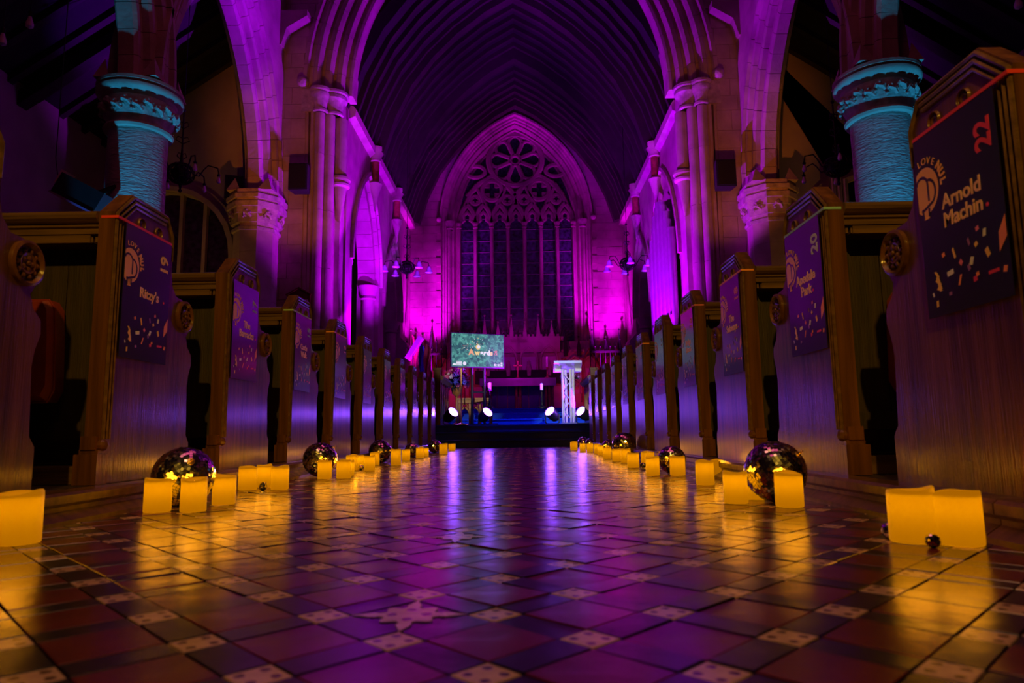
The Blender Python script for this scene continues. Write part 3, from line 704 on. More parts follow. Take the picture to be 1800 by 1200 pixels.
# ================================================================== PEWS
YL0, YR0, SP = 2.295, 2.34, .92
end_poly = [(.0, 0), (.0, .943), (.10, 1.038), (.345, 1.038), (.40, .963), (.40, .815), (.415, .76), (.45, .725), (.50, .722), (.545, .70), (.575, .655), (.565, .60), (.545, .57),
            (.56, .53), (.595, .50), (.60, .46), (.58, .41), (.572, .36), (.585, .16), (.61, .13), (.61, 0)]
def pew_meshes(s):
    D = {}
    T = .055; x = lambda a: s*a
    fn = lambda p, a: (x(a), p[0], p[1])
    D['bench_end'] = MB().prism(end_poly, fn, 0, T).mesh('bench_end', oak)
    m = MB()
    for o_, pr in ((.010, .007), (.027, .007), (.044, .006)):
        pth = [(x(-pr*.3), o_, .15), (x(-pr*.3), o_, .943-o_*.42), (x(-pr*.3), .10+o_*.42, 1.038-o_), (x(-pr*.3), .345-o_*.3, 1.038-o_), (x(-pr*.3), .40-o_, .963-o_*.3), (x(-pr*.3), .40-o_, .86)]
        m.tube(pth if o_ < .02 else pth[:4], pr, 6)
    D['edge_moulding'] = m.mesh('edge_moulding', oak_h, True)
    m = MB(); c = (0, .515, .653)
    for q, w in ((x(-.016), 1), ):
        m.lathe([(.001, 0), (.03, x(-.010)), (.034, x(-.002)), (.05, x(-.002)), (.058, x(-.016)), (.066, x(-.012)), (.068, x(.03)), (.066, x(.07)), (.001, x(.07))], c, 24, ax='x')
        for cnt, rad, br in ((5, .017, .009), (10, .038, .0085)):
            for k in range(cnt):
                a = k*2*PI/cnt; m.ball((x(-.003), c[1]+rad*math.cos(a), c[2]+rad*math.sin(a)), br, 7, 5)
        m.ball((x(-.010), c[1], c[2]), .007, 8, 5)
    D['rosette'] = m.mesh('rosette', oak, True)
    for k, yy in enumerate((.165, .285)):
        m = MB(); m.lathe([(.0005, x(.004)), (.012, x(-.003)), (.016, x(.003)), (.019, x(.003)), (.022, x(-.006)), (.026, x(.001))], (0, yy, .945), 16, ax='x'); D['roundel%d' % k] = m.mesh('roundel', oak, True)
    m = MB(); m.box(min(x(-.012), x(.068)), max(x(-.012), x(.068)), -.03, .03, 0, .10); m.box(min(x(-.004), x(.06)), max(x(-.004), x(.06)), -.015, .035, .10, .115); m.ball((x(.0), .012, .13), .021, 10, 6); m.box(min(x(.005), x(.055)), max(x(.005), x(.055)), -.02, 0, .115, .16)
    D['foot'] = m.mesh('foot', oak)
    Ln = 2.9
    prof = [(.0, .862), (.0, .874), (.012, .878), (.012, .886), (.004, .89), (.004, .900), (-.008, .905), (-.018, .915), (-.02, .926), (-.016, .937), (-.004, .943), (.12, .943), (.12, .862)]
    D['top_rail'] = MB().prism(prof, lambda p, a: (x(a), p[0], p[1]), T, Ln).mesh('top_rail', oak_h)
    m = MB(); m.box(min(x(T+.03), x(Ln)), max(x(T+.03), x(Ln)), .004, .11, .832, .862); D['book_ledge'] = m.mesh('book_ledge', oak_h)
    for k in range(3):
        m = MB(); a = T+.008+k*.018; m.box(min(x(a), x(a+.009)), max(x(a), x(a+.009)), .012, .1, .835, .862); D['bracket%d' % k] = m.mesh('bracket', oak_h)
    m = MB(); m.box(0, .155, .092, .108, .20, .85); D['plank'] = m.mesh('back_plank', oak_rough)
    m = MB(); m.box(min(x(T), x(Ln)), max(x(T), x(Ln)), .085, .115, .15, .21); m.box(min(x(T), x(Ln)), max(x(T), x(Ln)), .10, .115, .21, .85); D['back_frame'] = m.mesh('back_frame', oak_rough)
    m = MB(); m.box(min(x(T), x(Ln)), max(x(T), x(Ln)), .115, .53, .335, .365); D['seat'] = m.mesh('seat', oak_h)
    m = MB(); m.box(min(x(T), x(Ln)), max(x(T), x(Ln)), .02, .30, .0, .06); m.box(min(x(T), x(Ln)), max(x(T), x(Ln)), .34, .36, .06, .335); D['foot_rail'] = m.mesh('foot_rail', oak_h)
    D['wall_end'] = MB().prism(end_poly, fn, Ln, Ln+.05).mesh('bench_end', oak_rough)
    return D
PM = {-1: pew_meshes(-1), 1: pew_meshes(1)}
def pew(s, y, label, planks):
    o = empty('church_pew', (XL if s < 0 else XR, y, ZP)); tag(o, label, 'pew', 'rows of oak pews along the aisle')
    D = PM[s]
    for n in ('bench_end', 'edge_moulding', 'rosette', 'foot', 'top_rail', 'book_ledge', 'back_frame', 'seat', 'foot_rail'):
        link(n, D[n], o)
    link('bench_end', D['wall_end'], o)
    for k in (0, 1): link('roundel', D['roundel%d' % k], o)
    for k in range(3): link('bracket', D['bracket%d' % k], o)
    for k in range(planks):
        a = .057+k*.158; link('back_plank', D['plank'], o, (s*a - (.155 if s < 0 else 0), 0, 0))
    return o
LN = {-1: (21, 'screen'), 0: (19, 'Ritzy\'s')}
left = [None, ("Ritzy's.", '19', 'yellow', 'red'), ('The\nBarracks.', '17', 'steel', None), ('Castle\nWalk.', '15', 'teal', 'green'), (None, '13', 'pink', 'orange'), (None, '11', 'steel', None),
        (None, '9', 'pink', None), (None, '7', 'pale', None), (None, '5', 'steel', None), (None, '3', 'pink', None), (None, '1', 'pale', None)]
right = [('Arnold\nMachin.', '22', 'red', 'red'), ('Apedale\nPark.', '20', 'pale', 'teal'), ('The\nSubways.', '18', 'pink', 'orange'), ('Bridge\nStreet.', '16', 'pink', 'pink'), (None, '14', 'pale', None),
         (None, '12', 'pink', 'orange'), (None, '10', 'pale', None), (None, '8', 'orange', None), (None, '6', 'pale', None), (None, '4', 'pink', None), (None, '2', 'pale', None)]
ORD = ['first', 'second', 'third', 'fourth', 'fifth', 'sixth', 'seventh', 'eighth', 'ninth', 'tenth', 'eleventh', 'twelfth']
def one(t): return t.replace('\n', ' ').rstrip('.')
pews = []
for s, lst, y0 in ((-1, left, YL0), (1, right, YR0)):
    side = 'screen' if s < 0 else 'lectern'
    for k, it in enumerate(lst):
        n = len(lst)-1-k
        if it and it[0]: lb = f'dark oak pew whose end carries the {one(it[0])} poster'
        elif it is None: lb = 'dark oak pew just behind the Ritzy\'s pew, only its carved rosette arm showing'
        else: lb = f'dark oak pew, {ORD[n]} from the blue steps on the {side} side'
        pews.append((s, k, y0+(k-1)*SP, it, lb, n)); pew(s, y0+(k-1)*SP, lb, 18 if k < 4 else 6)

# ---- posters
PW, PH = .315, .485
CONF = [(.10, .13, 'yellow', .012, .045, .3), (.16, .235, 'orange', .012, .012, .2), (.205, .155, 'white', .026, .014, .1), (.25, .225, 'yellow', .008, .03, .3), (.28, .115, 'orange', .007, .03, -.4),
        (.30, .18, 'pink', .012, .014, .7), (.36, .15, 'purple', .010, .016, .3), (.375, .245, 'purple', .008, .02, .3), (.385, .17, 'white', .012, .022, -.4), (.40, .10, 'red', .014, .014, .1),
        (.42, .115, 'orange', .011, .011, .2), (.43, .225, 'yellow', .012, .012, .5), (.45, .28, 'pink', .012, .012, .2), (.50, .255, 'white', .011, .02, -.2), (.51, .18, 'yellow', .013, .024, .4),
        (.54, .105, 'red', .036, .009, .0), (.62, .10, 'orange', .012, .016, -.3), (.07, .05, 'yellow', .009, .018, 0), (.19, .075, 'purple', .012, .010, 0), (.04, .09, 'white', .006, .012, .3)]
CN = ['yellow', 'orange', 'white', 'pink', 'purple', 'red']
def confetti_mesh():
    mb = MB()
    for (a, t, c, w, h, rot) in CONF:
        cx, cy = a*.46+.012, t*.64
        cr, sr = math.cos(rot), math.sin(rot)
        q = [(cx+u*cr-v*sr, cy+u*sr+v*cr, .0016) for u, v in ((-w/2, -h/2), (w/2, -h/2*.8), (w/2, h/2), (-w/2, h/2*.8))]
        mb.add(q, [(0, 1, 2, 3)], CN.index(c))
    mb.add([(.285, .105, .0016), (.313, .135, .0016), (.313, .185, .0016), (.288, .15, .0016)], [(0, 1, 2, 3)], 1)   # large orange lozenge at the edge
    z = [(.045, .115), (.056, .10), (.047, .09), (.062, .08), (.05, .068), (.066, .062)]
    for (a, b), (c, d) in zip(z[:-1], z[1:]):
        mb.add([(a-.004, b, .0017), (a+.006, b, .0017), (c+.006, d, .0017), (c-.004, d, .0017)], [(0, 1, 2, 3)], 0)
    return mb.mesh('confetti_print', [INK[c] for c in CN], recalc=False)
CONFM = confetti_mesh()
def flat_strip(pts, w, z):
    mb = MB(); P = [Vector((a, b, 0)) for a, b in pts]
    vs = []
    for i, p in enumerate(P):
        t = (P[min(i+1, len(P)-1)]-P[max(i-1, 0)]).normalized(); nrm = Vector((-t.y, t.x, 0))*w/2
        vs += [(p.x-nrm.x, p.y-nrm.y, z), (p.x+nrm.x, p.y+nrm.y, z)]
    return vs, [(2*i, 2*i+1, 2*i+3, 2*i+2) for i in range(len(P)-1)]
LCX, LCY, LR = .035, .335, .058
def logo_meshes():
    mb = MB(); n = 48
    pts = [(LCX+LR*math.cos(2*PI*k/n), LCY+LR*1.08*math.sin(2*PI*k/n)) for k in range(n)]
    pts = [(max(.002, a), b) for a, b in pts]
    mb.add([(a, b, .0014) for a, b in pts], [tuple(range(n))])
    mb.add([(LCX-.012, LCY-LR*1.3, .0014), (LCX+.010, LCY-LR*1.3, .0014), (LCX+.012, LCY-LR*.8, .0014), (LCX-.010, LCY-LR*.8, .0014)], [(0, 1, 2, 3)])
    disc = mb.mesh('logo_disc', logo_o, recalc=False)
    mb = MB(); w = .0075
    arc1 = [(LCX-.012+.026*math.cos(t), LCY+.016+.024*math.sin(t)) for t in [PI-.3-k*(PI-.3)/10 for k in range(11)]] + [(LCX+.014, LCY-.03)]
    arc2 = [(LCX+.014, LCY+.02)] + [(LCX+.014+.030*math.sin(t), LCY-.008+.034*math.cos(t)) for t in [k*2.6/12 for k in range(13)]] + [(LCX-.02, LCY-.052)]
    for p in (arc1, arc2, [(LCX-.016, LCY-.045), (LCX-.013, LCY-.072)], [(LCX+.012, LCY-.048), (LCX+.010, LCY-.07)]):
        p = [(max(.003, a), b) for a, b in p]; mb.add(*flat_strip(p, w, .0017))
    mono = mb.mesh('logo_monogram', sheet, recalc=False)
    return disc, mono
DISC, MONO = logo_meshes()
LETT = {}
def letter(ch, size, m, bold):
    k = (ch, size, m.name, bold)
    if k not in LETT: LETT[k] = text_mesh(ch, size, m, bold=bold, align='CENTER')
    return LETT[k]
def arc_text_mesh():
    mb = MB(); word = 'LOVE NUL'; a = 1.78
    for ch in word:
        bold = .0 if a > .95 else .0016
        if ch != ' ':
            me = letter(ch, .026 if a > .95 else .028, logo_o, bold)
            r = LR*1.17; m = Matrix.Translation((LCX+r*math.cos(a), LCY+r*1.06*math.sin(a), .0016)) @ Matrix.Rotation(a-PI/2, 4, 'Z')
            mb.add([m @ v.co for v in me.vertices], [tuple(p.vertices) for p in me.polygons])
        a -= .275 if ch != ' ' else .10
    return mb.mesh('logo_wording', logo_o, recalc=False)
ARCT = arc_text_mesh()
def poster_matrix(s, y):
    if s < 0: m = Matrix(((0, 0, 1, XL+.012), (1, 0, 0, y+.052), (0, 1, 0, .522), (0, 0, 0, 1)))
    else: m = Matrix(((0, 0, -1, XR-.012), (-1, 0, 0, y+.052+PW), (0, 1, 0, .522), (0, 0, 0, 1)))
    return m
shm = MB(); shm.box(0, PW, 0, PH, -.0008, .0008); SHEET = shm.mesh('sheet', sheet)
for (s, k, y, it, lb, n) in pews:
    if it is None: continue
    side = 'screen' if s < 0 else 'lectern'
    lab = f'dark navy poster reading {one(it[0])}, number {it[1]}, with confetti print' if it[0] else f'dark navy poster hung on the {ORD[n]} pew from the blue steps, {side} side'
    o = empty('poster', mtx=poster_matrix(s, y)); tag(o, lab, 'poster', 'posters hung on the pew ends')
    link('sheet', SHEET, o); link('confetti_print', CONFM, o)['kind'] = 'stuff'; link('logo_disc', DISC, o); link('logo_monogram', MONO, o); link('logo_wording', ARCT, o)
    if it[3]:
        m2 = MB(); a0, a1 = (-.052, PW) if s < 0 else (0, PW+.052)
        m2.box(a0, a1, PH-.001, PH+.008, -.003, .002); m2.build('ribbon', INK[it[3]], o)
        m2 = MB(); a = a0-.0012 if s < 0 else a1-.0003; m2.box(a, a+.0015, PH-.001, PH+.008, -.06, .001); m2.build('ribbon', INK[it[3]], o)
    if it[0]:
        body = it[0]; dot = body.endswith('.'); body = body.rstrip('.')
        sz = .052
        text('lettering', body, sz, peach, o, (PW*.55, .265 if '\n' in body else .235, .0012), bold=.0012, align='CENTER')
        lastw = len(body.split('\n')[-1]); m2 = MB(); xx = PW*.55 + lastw*sz*.27+.004; yy = (.265-sz*.92) if '\n' in body else .235
        m2.prism([(xx+.005*math.cos(t), yy+.006+.005*math.sin(t)) for t in [2*PI*i/10 for i in range(10)]], XY, .0008, .0016); m2.build('full_stop', INK['red'], o)
    if it[1]:
        text('number', it[1], .075, INK[it[2]], o, (PW*.93, PH*.80, .0012), (0, 0, PI/2), bold=.002, align='LEFT' if len(it[1]) < 1 else 'CENTER')

# ---- red kneelers hung on hooks behind the pews
def kneeler(x, y, w, h, label):
    o = empty('hanging_kneeler', (x, y, .365)); rx = -.03 if x < 0 else .03; tag(o, label, 'kneeler', 'red kneelers hung behind the pews')
    mb = MB(); n = 24
    for k in range(n): pass
    prof = [(-w/2*.85, .0), (w/2*.85, .0), (w/2, .04), (w/2*.94, h*.6), (w/2*.86, h-.03), (w/2*.7, h), (-w/2*.7, h), (-w/2*.86, h-.03), (-w/2*.94, h*.6), (-w/2, .04)]
    inn = [(a*.86, .02+b*.92) for a, b in prof]
    npz = len(prof); vs = [(a, -.02, b) for a, b in inn]+[(a, .0, b) for a, b in prof]+[(a, .05, b) for a, b in prof]+[(a, .07, b) for a, b in inn]
    fs = [tuple(range(npz))] + [(r*npz+i, r*npz+(i+1) % npz, (r+1)*npz+(i+1) % npz, (r+1)*npz+i) for r in range(3) for i in range(npz)] + [tuple(3*npz+i for i in range(npz-1, -1, -1))]
    mb.add(vs, fs); mb.build('cushion', redfab, o, True)
    m2 = MB(); m2.tube([(rx+.016*math.cos(t), .02, h+.012+.016*math.sin(t)) for t in [2*PI*i/14 for i in range(14)]], .0022, 6, True); m2.build('ring', brassm, o, True)
    m2 = MB(); m2.tube([(a, -.001, b) for a, b in prof], .004, 6, True); m2.build('piping', redfab, o, True)
    m2 = MB(); m2.tube([(rx, .070, h+.040), (rx, .035, h+.040), (rx, .022, h+.030), (rx, .019, h+.024), (rx, .012, h+.030), (rx, .010, h+.040)], .0025, 6); m2.build('hook', iron, o, True)
    return o
kneeler(-1.735, YL0+.024, .256, .355, 'red leatherette kneeler on a metal ring behind the Ritzy\'s pew')
kneeler(1.415, YR0+.024, .256, .355, 'red leatherette kneeler hung behind the Apedale Park pew')

# ================================================================== CANDLES
def candle_mesh(seed, hr):
    """unit-diameter pillar (radius .5), height hr, with a wavy melted rim and a hollow top"""
    rr = random.Random(seed); n = 40; vs = []; fs = []
    ph = [rr.uniform(0, 6.28) for _ in range(3)]; am = [.035, .022, .012]
    rim = [hr*(1 + sum(am[q]*math.sin((q+1)*2*PI*i/n*1.0+ph[q]) for q in range(3))) for i in range(n)]
    rings = []
    for j, (r, t) in enumerate([(.0, 0), (.47, 0), (.495, .02), (.50, .06), (.497, .5), (.495, .9), (.49, .97), (.47, 1.0), (.44, 1.0), (.42, .97), (.40, .90), (.38, .86), (.0, .84)]):
        for i in range(n):
            a = 2*PI*i/n; wob = 1 + .008*math.sin(3*a+ph[0]) if r > .4 else 1
            vs.append((r*wob*math.cos(a), r*wob*math.sin(a), rim[i]*t if t > .88 else hr*t))
    m = 13
    for j in range(m-1):
        for i in range(n): fs.append((j*n+i, j*n+(i+1) % n, (j+1)*n+(i+1) % n, (j+1)*n+i))
    mb = MB(); mb.add(vs, fs); return mb.mesh('wax_body', wax, True)
CM = [candle_mesh(q, 1.28) for q in range(4)]
fm = MB(); fm.lathe([(.001, 0), (.05, .03), (.06, .08), (.035, .16), (.002, .26)], n=10); FM = fm.mesh('flame_tip', flame, True)
CL = bpy.data.lights.new('candle_glow', 'POINT'); CL.color = (1.0, .5, .01); CL.shadow_soft_size = .006; CL.energy = .40
CL2 = bpy.data.lights.new('candle_flame_light', 'POINT'); CL2.color = (1.0, .35, .01); CL2.shadow_soft_size = .046; CL2.energy = .75
def candle(x, y, d, h, k, label, group):
    o = empty('pillar_candle', (x, y, .001), RND.uniform(0, 6.28)); tag(o, label, 'candle', group)
    b = link('wax_body', CM[k % 4], o); b.scale = (d, d, h/1.28)
    f = link('flame_tip', FM, o, (0, 0, h*.84)); f.scale = (d, d, d*.5)
    l = bpy.data.objects.new('candle_glow', CL); COL.objects.link(l); l.parent = o; l.location = (0, 0, h*.70)
    l = bpy.data.objects.new('candle_flame_light', CL2); COL.objects.link(l); l.parent = o; l.location = (0, 0, h*.92)
    return o
def px_candle(x0, x1, yt, yb, k, label, group):
    c = on_floor((x0+x1)/2, yb); dd = c.y
    # base front edge is seen; centre lies half a diameter further back
    w = (x1-x0)/F_PX*c.y*.985; h = (on_y((x0+x1)/2, yt, c.y).z)
    w = min(max(w, .062), .10); h = min(max(h, .07), .125)
    s = (c.y + w*.45)/c.y
    candle(c.x*s, c.y*s, w, h, k, label, group)
CAND = [
 ("beside the pew behind the Ritzy's pew", [(-10, 66, 868, 961)]),
 ("around the mirror ball by the Ritzy's pew", [(253, 299, 843, 902), (317, 361, 842, 901), (373, 413, 837, 888)]),
 ("before The Barracks pew", [(419, 451, 821, 862), (450, 477, 818, 857), (476, 507, 820, 861)]),
 ("around the mirror ball by the Castle Walk pew", [(558, 583, 810, 842), (591, 617, 809, 841), (606, 621, 810, 836)]),
 ("before the sixth pew from the steps, screen side", [(608, 627, 800, 827), (626, 639, 800, 825), (640, 659, 801, 827), (650, 667, 795, 817)]),
 ("before the fourth pew from the steps, screen side", [(687, 705, 789, 818), (706, 721, 790, 809)]),
 ("before the third pew from the steps, screen side", [(731, 745, 786, 805), (744, 753, 787, 802)]),
 ("at the foot of the blue steps, screen side", [(772, 787, 780, 798), (787, 802, 780, 792)]),
 ("at the foot of the blue steps, lectern side", [(1001, 1017, 776, 791), (1019, 1030, 779, 793), (1031, 1043, 779, 794), (1044, 1055, 780, 797)]),
 ("before the third pew from the steps, lectern side", [(1052, 1061, 783, 800), (1060, 1075, 786, 806)]),
 ("before the fifth pew from the steps, lectern side", [(1076, 1093, 789, 811), (1092, 1109, 789, 813), (1103, 1124, 796, 822)]),
 ("before the seventh pew from the steps, lectern side", [(1125, 1153, 794, 815), (1136, 1160, 803, 836), (1178, 1205, 802, 836)]),
 ("before The Subways pew", [(1224, 1256, 810, 853), (1250, 1277, 809, 840)]),
 ("around the mirror ball by the Apedale Park pew", [(1273, 1315, 830, 886), (1314, 1342, 829, 879), (1365, 1413, 832, 893)]),
 ("before the Arnold Machin pew", [(1569, 1646, 862, 958), (1650, 1727, 866, 963)]),
]
k = 0
for where, lst in CAND:
    for q, c in enumerate(sorted(lst, key=lambda c: c[3])):
        lab = f'amber candle {where}' if len(lst) == 1 else f'{ORD[q]} amber candle from the steps, {where.replace(" pew from the steps", " pew")}'
        px_candle(*c, k, lab, f'amber candles {where}'); k += 1
# ================================================================== MIRROR BALLS
def ball_meshes(nr):
    mb = MB(); st = PI/nr; rr = random.Random(nr)
    for j in range(nr):
        th = st*(j+.5); cnt = max(4, int(2*PI*math.sin(th)/st))
        for i in range(cnt):
            ph = 2*PI*i/cnt; p = Vector((math.sin(th)*math.cos(ph), math.sin(th)*math.sin(ph), math.cos(th)))
            e1 = Vector((-math.sin(ph), math.cos(ph), 0)); e2 = p.cross(e1)
            w = PI*math.sin(th)/cnt*.91; w = min(w, st*.5); h = st*.455
            t1, t2 = rr.gauss(0, .10), rr.gauss(0, .10)
            q = [p*1.0 + e1*(a*w) + e2*(b*h) + p*(a*w*t1+b*h*t2) for a, b in ((-1, -1), (1, -1), (1, 1), (-1, 1))]
            mb.add(q, [(0, 1, 2, 3)])
    bm = mb.mesh('mirror_tiles', mirror, recalc=False)
    c = MB(); c.ball((0, 0, 0), .985, 32, 20); core = c.mesh('ball_core', ballcore, True)
    h = MB(); h.lathe([(.12, .97), (.12, 1.03), (.05, 1.05), (.04, 1.10)], n=12); h.tube([(.05*math.cos(t), 0, 1.14+.05*math.sin(t)) for t in [2*PI*i/10 for i in range(10)]], .014, 5, True)
    return bm, core, h.mesh('hanging_cap', brassm, True)
BM = {n: ball_meshes(n) for n in (30, 20, 9)}
def mball(x, y, r, label, nr, group='mirror balls along the aisle', tilt=None):
    tx = tilt or (RND.uniform(.5, 1.2), RND.uniform(-.6, .6), RND.uniform(0, 6))
    m = Matrix.LocRotScale(Vector((x, y, r*1.006)), Euler(tx), Vector((r, r, r)))
    o = empty('mirror_ball', mtx=m); tag(o, label, 'mirror ball', group)
    a, b, c = BM[nr]
    t = link('mirror_tiles', a, o); t['kind'] = 'stuff'; link('ball_core', b, o); link('hanging_cap', c, o)
def px_ball(cx, yb, rpx, label, nr, tilt=None, back=True):
    p = on_floor(cx, yb); r = rpx/F_PX*p.y*1.0
    p2 = p*(1 + r*.35/p.y)
    mball(p2.x, p2.y, r, label, nr, tilt=tilt)
px_ball(320, 893, 52, "large mirror ball beside the Ritzy's pew", 30, (.9, .55, 0.3))
px_ball(562, 838, 29.5, 'mirror ball beside the Castle Walk pew', 30)
px_ball(668, 814, 20, 'mirror ball beside the fifth pew from the blue steps, screen side', 20)
px_ball(724, 803, 12, 'small mirror ball beside the third pew from the blue steps, screen side', 20)
px_ball(764, 796, 11.5, 'small mirror ball nearest the blue steps, screen side', 20)
px_ball(1366, 884, 52, 'large mirror ball beside the Apedale Park pew', 30, (.8, -.6, 1.3))
px_ball(1182, 833, 24, 'mirror ball beside the Bridge Street pew', 30)
px_ball(1098, 803, 21, 'mirror ball beside the fifth pew from the blue steps, lectern side', 20)
px_ball(1070, 796, 11.5, 'small mirror ball beside the third pew from the blue steps, lectern side', 20)
px_ball(1025, 787, 9.5, 'small mirror ball nearest the blue steps, lectern side', 20)
px_ball(1037, 788, 8.5, 'small mirror ball second from the blue steps, lectern side', 20)
px_ball(462, 862, 7, 'tiny mirror ball between the candles before The Barracks pew', 9)
px_ball(635, 826, 4.5, 'tiny mirror ball between candles before the sixth pew from the blue steps, screen side', 9)
px_ball(1130, 823, 5, 'tiny mirror ball between candles before the seventh pew from the blue steps, lectern side', 9)
px_ball(1567, 948, 14, 'tiny mirror ball tucked behind a candle before the Arnold Machin pew', 9)
px_ball(1641, 963, 12, 'tiny mirror ball in front of the two candles before the Arnold Machin pew', 9)
px_ball(1740, 938, 14, 'tiny dark mirror ball under the kerb beside the Arnold Machin pew', 9)

# ================================================================== STAGE THINGS
ZS = .39
# ---- LED par cans on the stage floor
def par_can(px, py, yy, zf, aim, label, r=.105):
    p = on_y(px, py, yy); o = empty('stage_uplighter', (p.x, p.y, zf+.002)); tag(o, label, 'stage light', 'par cans on the stage')
    d = Vector(aim).normalized(); q = d.to_track_quat('Z', 'Y').to_matrix().to_4x4(); c = Vector((0, 0, .185))
    T = Matrix.Translation(c) @ q
    def lath(prof, name, m, par=o):
        b = MB(); b.lathe(prof, n=28); b.v = [tuple(T @ Vector(v)) for v in b.v]; return b.build(name, m, par, True)
    lath([(.001, -.15), (.06, -.15), (.085, -.12), (r*.98, -.03), (r, .06), (r*1.05, .065), (r*1.05, .095), (r*.93, .095), (r*.9, .075)], 'can', blackp)
    lath([(.001, .082), (r*.9, .080)], 'lens', lensm)
    b = MB(); b.tube([(-r*1.2, 0, .185), (-r*1.2, 0, .03), (-r*.9, 0, .006), (r*.9, 0, .006), (r*1.2, 0, .03), (r*1.2, 0, .185)], .011, 6); b.build('bracket', blackp, o, True)
    b = MB(); b.box(-.09, .09, -.11, .11, 0, .012); b.build('foot', blackp, o)
    return p
par_can(792, 744, 12.35, ZS, (.62, -.55, .55), 'black par can with bright lens in front of the wooden stall, screen side')
par_can(853, 739, 12.75, ZS, (.55, -.6, .58), 'black par can with bright lens under the screen')
par_can(971, 740, 12.75, ZS, (-.55, -.6, .58), 'black par can with bright lens standing between the screen and the lectern')
par_can(1026, 743, 12.75, ZS, (-.62, -.55, .5), 'black par can with bright lens behind the white lectern')

# ---- the screen on its stand
p = on_y(840, 741, 13.1); ang = math.radians(24)
o = empty('display_screen', (p.x, p.y, ZS), ang); tag(o, 'large flat screen on two dark poles showing Awards 26 on green', 'screen')
TVW, TVH, TZ = 1.09, .665, 1.10
b = MB(); b.box(-TVW/2, TVW/2, -.03, .03, TZ, TZ+TVH); b.build('casing', blackp, o)
b = MB(); b.box(-TVW/2+.012, TVW/2-.012, -.034, -.031, TZ+.014, TZ+TVH-.012); pan = b.build('panel', screenm, o)
for e in (-.09, .16):
    b = MB(); b.tube([(e, .06, .03), (e, .06, TZ+.5)], .028, 10); b.build('pole', blackp, o, True)
b = MB(); b.box(-.42, .42, .02, .10, 0, .035); b.box(-.16, -.06, -.22, .3, 0, .03); b.box(.12, .22, -.22, .3, 0, .03); b.build('stand_base', blackp, o)
b = MB(); b.box(-.12, .2, .03, .09, TZ+.15, TZ+.45); b.build('mount_plate', blackp, o)
b = MB(); b.box(-.12, .2, .04, .08, .62, .65); b.build('cross_bar', blackp, o)
RX = (PI/2, 0, 0)
YF = -.0365
xc_ = -.20
for ch, mk, sz_ in (('A', 'orange', .15), ('w', 'yellow', .125), ('a', 'white', .125), ('r', 'white', .125), ('d', 'white', .125), ('s', 'yellow', .125)):
    lt = text('lettering', ch, sz_, SCR[mk], o, (xc_, YF, TZ+.25), RX, bold=.008, ext=.0008)
    x_ = [v.co.x for v in lt.data.vertices]; lt.location.x = xc_-min(x_); xc_ += max(x_)-min(x_)+.004
text('lettering', '26', .095, SCR['rust'], o, (xc_+.085, YF, TZ+.25), (PI/2, -PI/2, 0), bold=.003, ext=.0008)
b = MB(); b.lathe([(.001, YF), (.05, YF)], (0, 0, 0), 24, ax='y'); b.v = [(x+.0, y, z+TZ+.40) for x, y, z in b.v]; b.build('badge', SCR['yellow'], o)
b = MB(); b.lathe([(.001, YF-.001), (.034, YF-.001)], (.012, 0, 0), 20, ax='y'); b.v = [(x, y, z+TZ+.405) for x, y, z in b.v]; b.build('badge', SCR['white'], o)
cm = ['orange', 'yellow', 'white', 'rust', 'pink', 'pale']
b = MB()
for q in range(42):
    t = RND.uniform(.1, PI-.1); r = RND.uniform(.14, .32); cx, cz = r*math.cos(t)*1.05+.0, .30+r*math.sin(t)*.9
    w, h, rt_ = RND.uniform(.008, .02), RND.uniform(.006, .014), RND.uniform(0, 3)
    b.add([(cx+a*math.cos(rt_)*w-c*math.sin(rt_)*h, YF+.0006, TZ+cz+a*math.sin(rt_)*w+c*math.cos(rt_)*h) for a, c in ((-.5, -.5), (.5, -.5), (.5, .5), (-.5, .5))], [(0, 1, 2, 3)], RND.randrange(6))
k_ = b.build('confetti_print', [SCR[c] for c in cm], o, recalc=False); k_['kind'] = 'stuff'
b = MB()                                        # sponsor marks along the bottom edge
for q, (x0, x1, z0, z1) in enumerate(((-.50, -.47, .055, .075), (-.515, -.455, .04, .055), (-.44, -.33, .105, .12), (-.44, -.33, .075, .098), (-.51, -.33, .052, .068), (-.52, -.33, .035, .047))): b.box(x0, x1, YF, YF+.001, TZ+z0, TZ+z1)
k_ = b.build('sponsor_print', SCR['white'], o); k_['kind'] = 'stuff'
b = MB(); b.lathe([(.001, YF), (.035, YF)], (-.275, 0, TZ+.075), 20, ax='y'); b.build('sponsor_disc', SCR['white'], o)
text('lettering', 'Keele', .055, SCR['white'], o, (.335, YF, TZ+.045), RX, bold=.003, ext=.0006)
b = MB(); b.box(.465, .505, YF, YF+.001, TZ+.085, TZ+.115); b.box(.47, .505, YF, YF+.001, TZ+.04, TZ+.075); b.build('sponsor_crest', SCR['white'], o)
b = MB(); b.box(.335, .51, YF, YF+.001, TZ+.024, TZ+.032); b.build('sponsor_line', SCR['white'], o)

